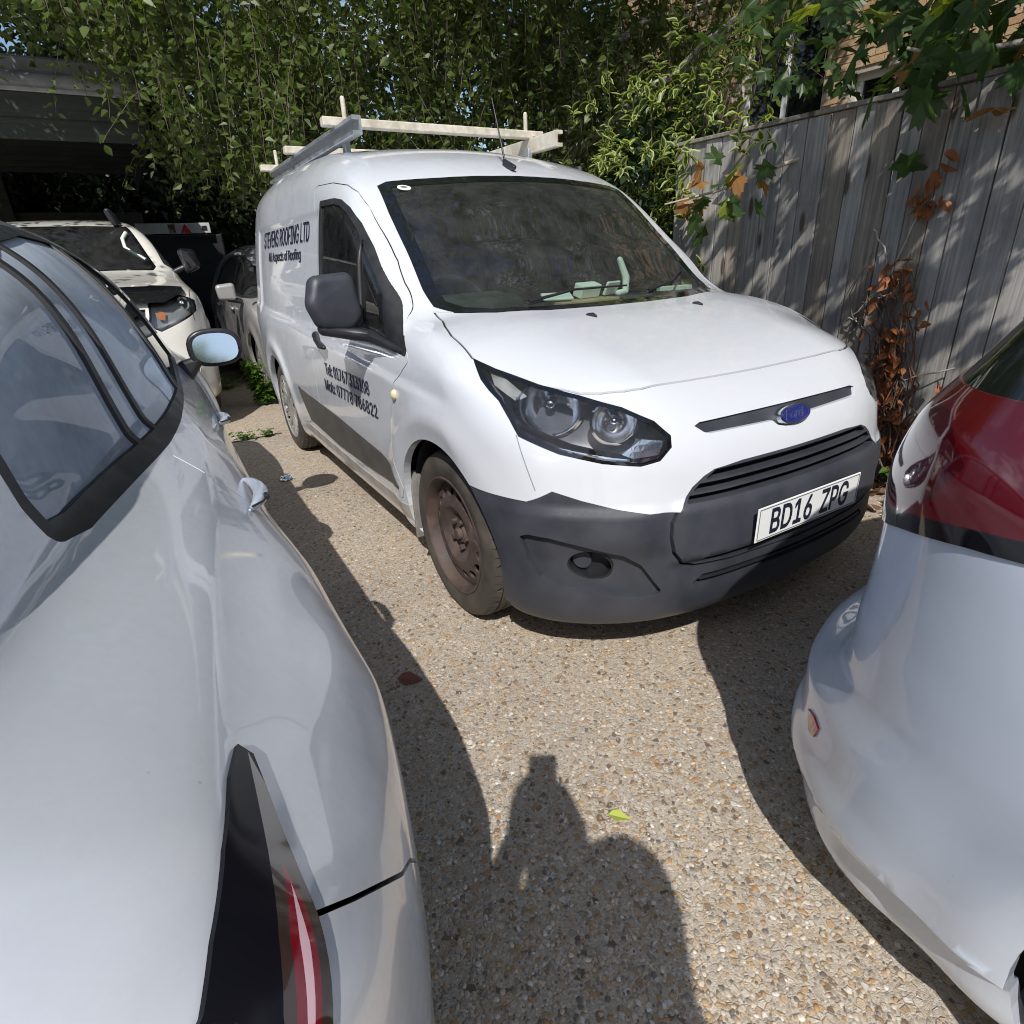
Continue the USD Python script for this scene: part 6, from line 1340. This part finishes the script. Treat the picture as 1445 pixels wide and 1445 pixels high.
# ------------------------------------------------------------------ the photographer, standing behind the camera with the phone held out
def build_person():
    T = thing('person', 'person in dark clothes holding a phone out in front with both hands', 'person', (2.29, -1.97, 0))
    skin_m = plain('skin', (.55, .36, .27), .5); cloth = mottled('navy_shirt', (.03, .035, .06), (.05, .055, .085), 30, (.8, .9)); jean = mottled('dark_jeans', (.03, .035, .05), (.06, .065, .085), 60, (.85, .95)); hair = plain('brown_hair', (.05, .03, .02), .6)
    F, Ls = np.array([-1., 0, 0]), np.array([0, -1., 0]); o = np.array([2.29, -1.97, 0.])
    J = lambda f, s, z: o + F * f + Ls * s + UP * z
    def limb(pts, rs): return mf.Manifold.compose([]) if False else sum((hull([pts[k], pts[k + 1]], (rs[k], rs[k + 1]), 20) for k in range(1, len(pts) - 1)), hull([pts[0], pts[1]], (rs[0], rs[1]), 20))
    def smooth_body(m, e=.022):
        q = trimesh.Trimesh(*arrays(m.refine_to_length(e)), process=True); trimesh.smoothing.filter_taubin(q, iterations=12); return q
    ph = CAM + FWD * -.012
    torso = hull([J(0, .14, .95), J(0, -.14, .95), J(0, .16, 1.12), J(0, -.16, 1.12)], .125) + hull([J(0, .15, 1.12), J(0, -.15, 1.12), J(.02, .18, 1.36), J(.02, -.18, 1.36)], .115) + limb([J(.01, 0, 1.38), J(.03, 0, 1.50)], [.065, .055])
    hips = hull([J(0, .11, .90), J(0, -.11, .90), J(0, .1, 1.0), J(0, -.1, 1.0)], .115)
    legs = hips + limb([J(0, .10, .88), J(.01, .11, .48), J(-.02, .12, .09)], [.095, .062, .042]) + limb([J(0, -.10, .88), J(.01, -.11, .48), J(-.02, -.12, .09)], [.095, .062, .042])
    hands = [ph + RIGHT * s * .048 + DOWN * .115 - FWD * .028 for s in (-1, 1)]
    arms = []
    for s, h in zip((1, -1), hands):
        sh = J(.03, s * .20, 1.36); el = J(.19, .13 if s > 0 else -.22, 1.06); arms.append((sh, el, h - unit(h - el) * .075))
    body = torso
    for sh, el, wr in arms: body = body + limb([J(.02, 0, 1.36) * .4 + sh * .6, sh, el, wr], [.075, .070, .056, .034])
    b = put(T, 'body', smooth_body(body), skin_m, smooth=True); put(T, 'shirt', smooth_body(solid(smooth_body(torso + sum((limb([sh * .8 + J(.02, 0, 1.36) * .2, sh, sh * .45 + el * .55], [.085, .08, .07]) for sh, el, wr in arms[1:]), limb([arms[0][0] * .8 + J(.02, 0, 1.36) * .2, arms[0][0], arms[0][0] * .45 + arms[0][1] * .55], [.085, .08, .07])))), .03).apply_scale(1.0), cloth, smooth=True)
    put(T, 'trousers', smooth_body(legs), jean, smooth=True)
    for s in (1, -1): put(T, 'shoe', hull([J(-.06, s * .12, .04), J(.16, s * .125, .035), J(.02, s * .12, .075)], (.04, .035, .038), 14), PLASTIC2, smooth=50)
    c = J(.05, 0, 1.615)
    head = hull([c + UP * .03, c + F * .02 + UP * -.02, c + F * .055 - UP * .095, c - F * .03 + UP * .02], (.085, .078, .036, .082), 24) + hull([c + F * .098 - UP * .015, c + F * .085 + UP * .02], (.014, .010), 10) + hull([c + F * .078 - UP * .062 + Ls * .02, c + F * .078 - UP * .062 - Ls * .02], .010, 10)
    for s in (1, -1): head = head + hull([c + Ls * s * .082 - F * .012 + UP * .01, c + Ls * s * .084 - F * .012 - UP * .03], .014, 10)
    hd = put(T, 'head', smooth_body(head, .012), skin_m, smooth=True)
    for s in (1, -1): put(hd, 'eye', hull([c + F * .080 + Ls * s * .032 + UP * .005], .012, 14), PAPER, smooth=True)
    put(hd, 'hair', hull([c + UP * .055, c - F * .045 + UP * .02, c - F * .04 - UP * .04, c + F * .03 + UP * .06], (.082, .082, .07, .062), 18), hair, smooth=True)
    for s, h in zip((-1, 1), hands):
        R_ = RIGHT * s; hm = hull([h - DOWN * .03, h + DOWN * .03, h + DOWN * .045 + R_ * .015, h - DOWN * .02 + R_ * .02], .016, 14)
        for k, ln in enumerate((.062, .070, .066, .052)):
            a = h - DOWN * (.03 - .019 * k) + FWD * .004; hm = hm + limb([a, a + R_ * .012 + FWD * ln * .42, a - R_ * .004 + FWD * ln * .62, a - R_ * .022 + FWD * ln * .66], [.0095, .009, .0085, .008])
        hm = hm + limb([h + DOWN * .03, h - R_ * .012 - FWD * .008 + DOWN * .012, h - R_ * .035 - FWD * .004 - DOWN * .012], [.012, .010, .009]); put(T, 'hand', smooth_body(hm, .004), skin_m, smooth=True)
    P = thing('phone', 'dark phone held upright in both hands of the person', 'phone', ph)
    R3 = np.column_stack([RIGHT, -DOWN, -FWD]); v, f = arrays(box((0, 0, 0), (.076, .155, .008), bevel=.003)); put(P, 'case', (v @ R3.T + ph - FWD * .006 + DOWN * .045, f), GLOSSBLACK)
    v, f = arrays(box((0, 0, 0), (.070, .148, .001))); put(P, 'screen', (v @ R3.T + ph - FWD * .0108 + DOWN * .045, f), DARKGLASS)
build_person()
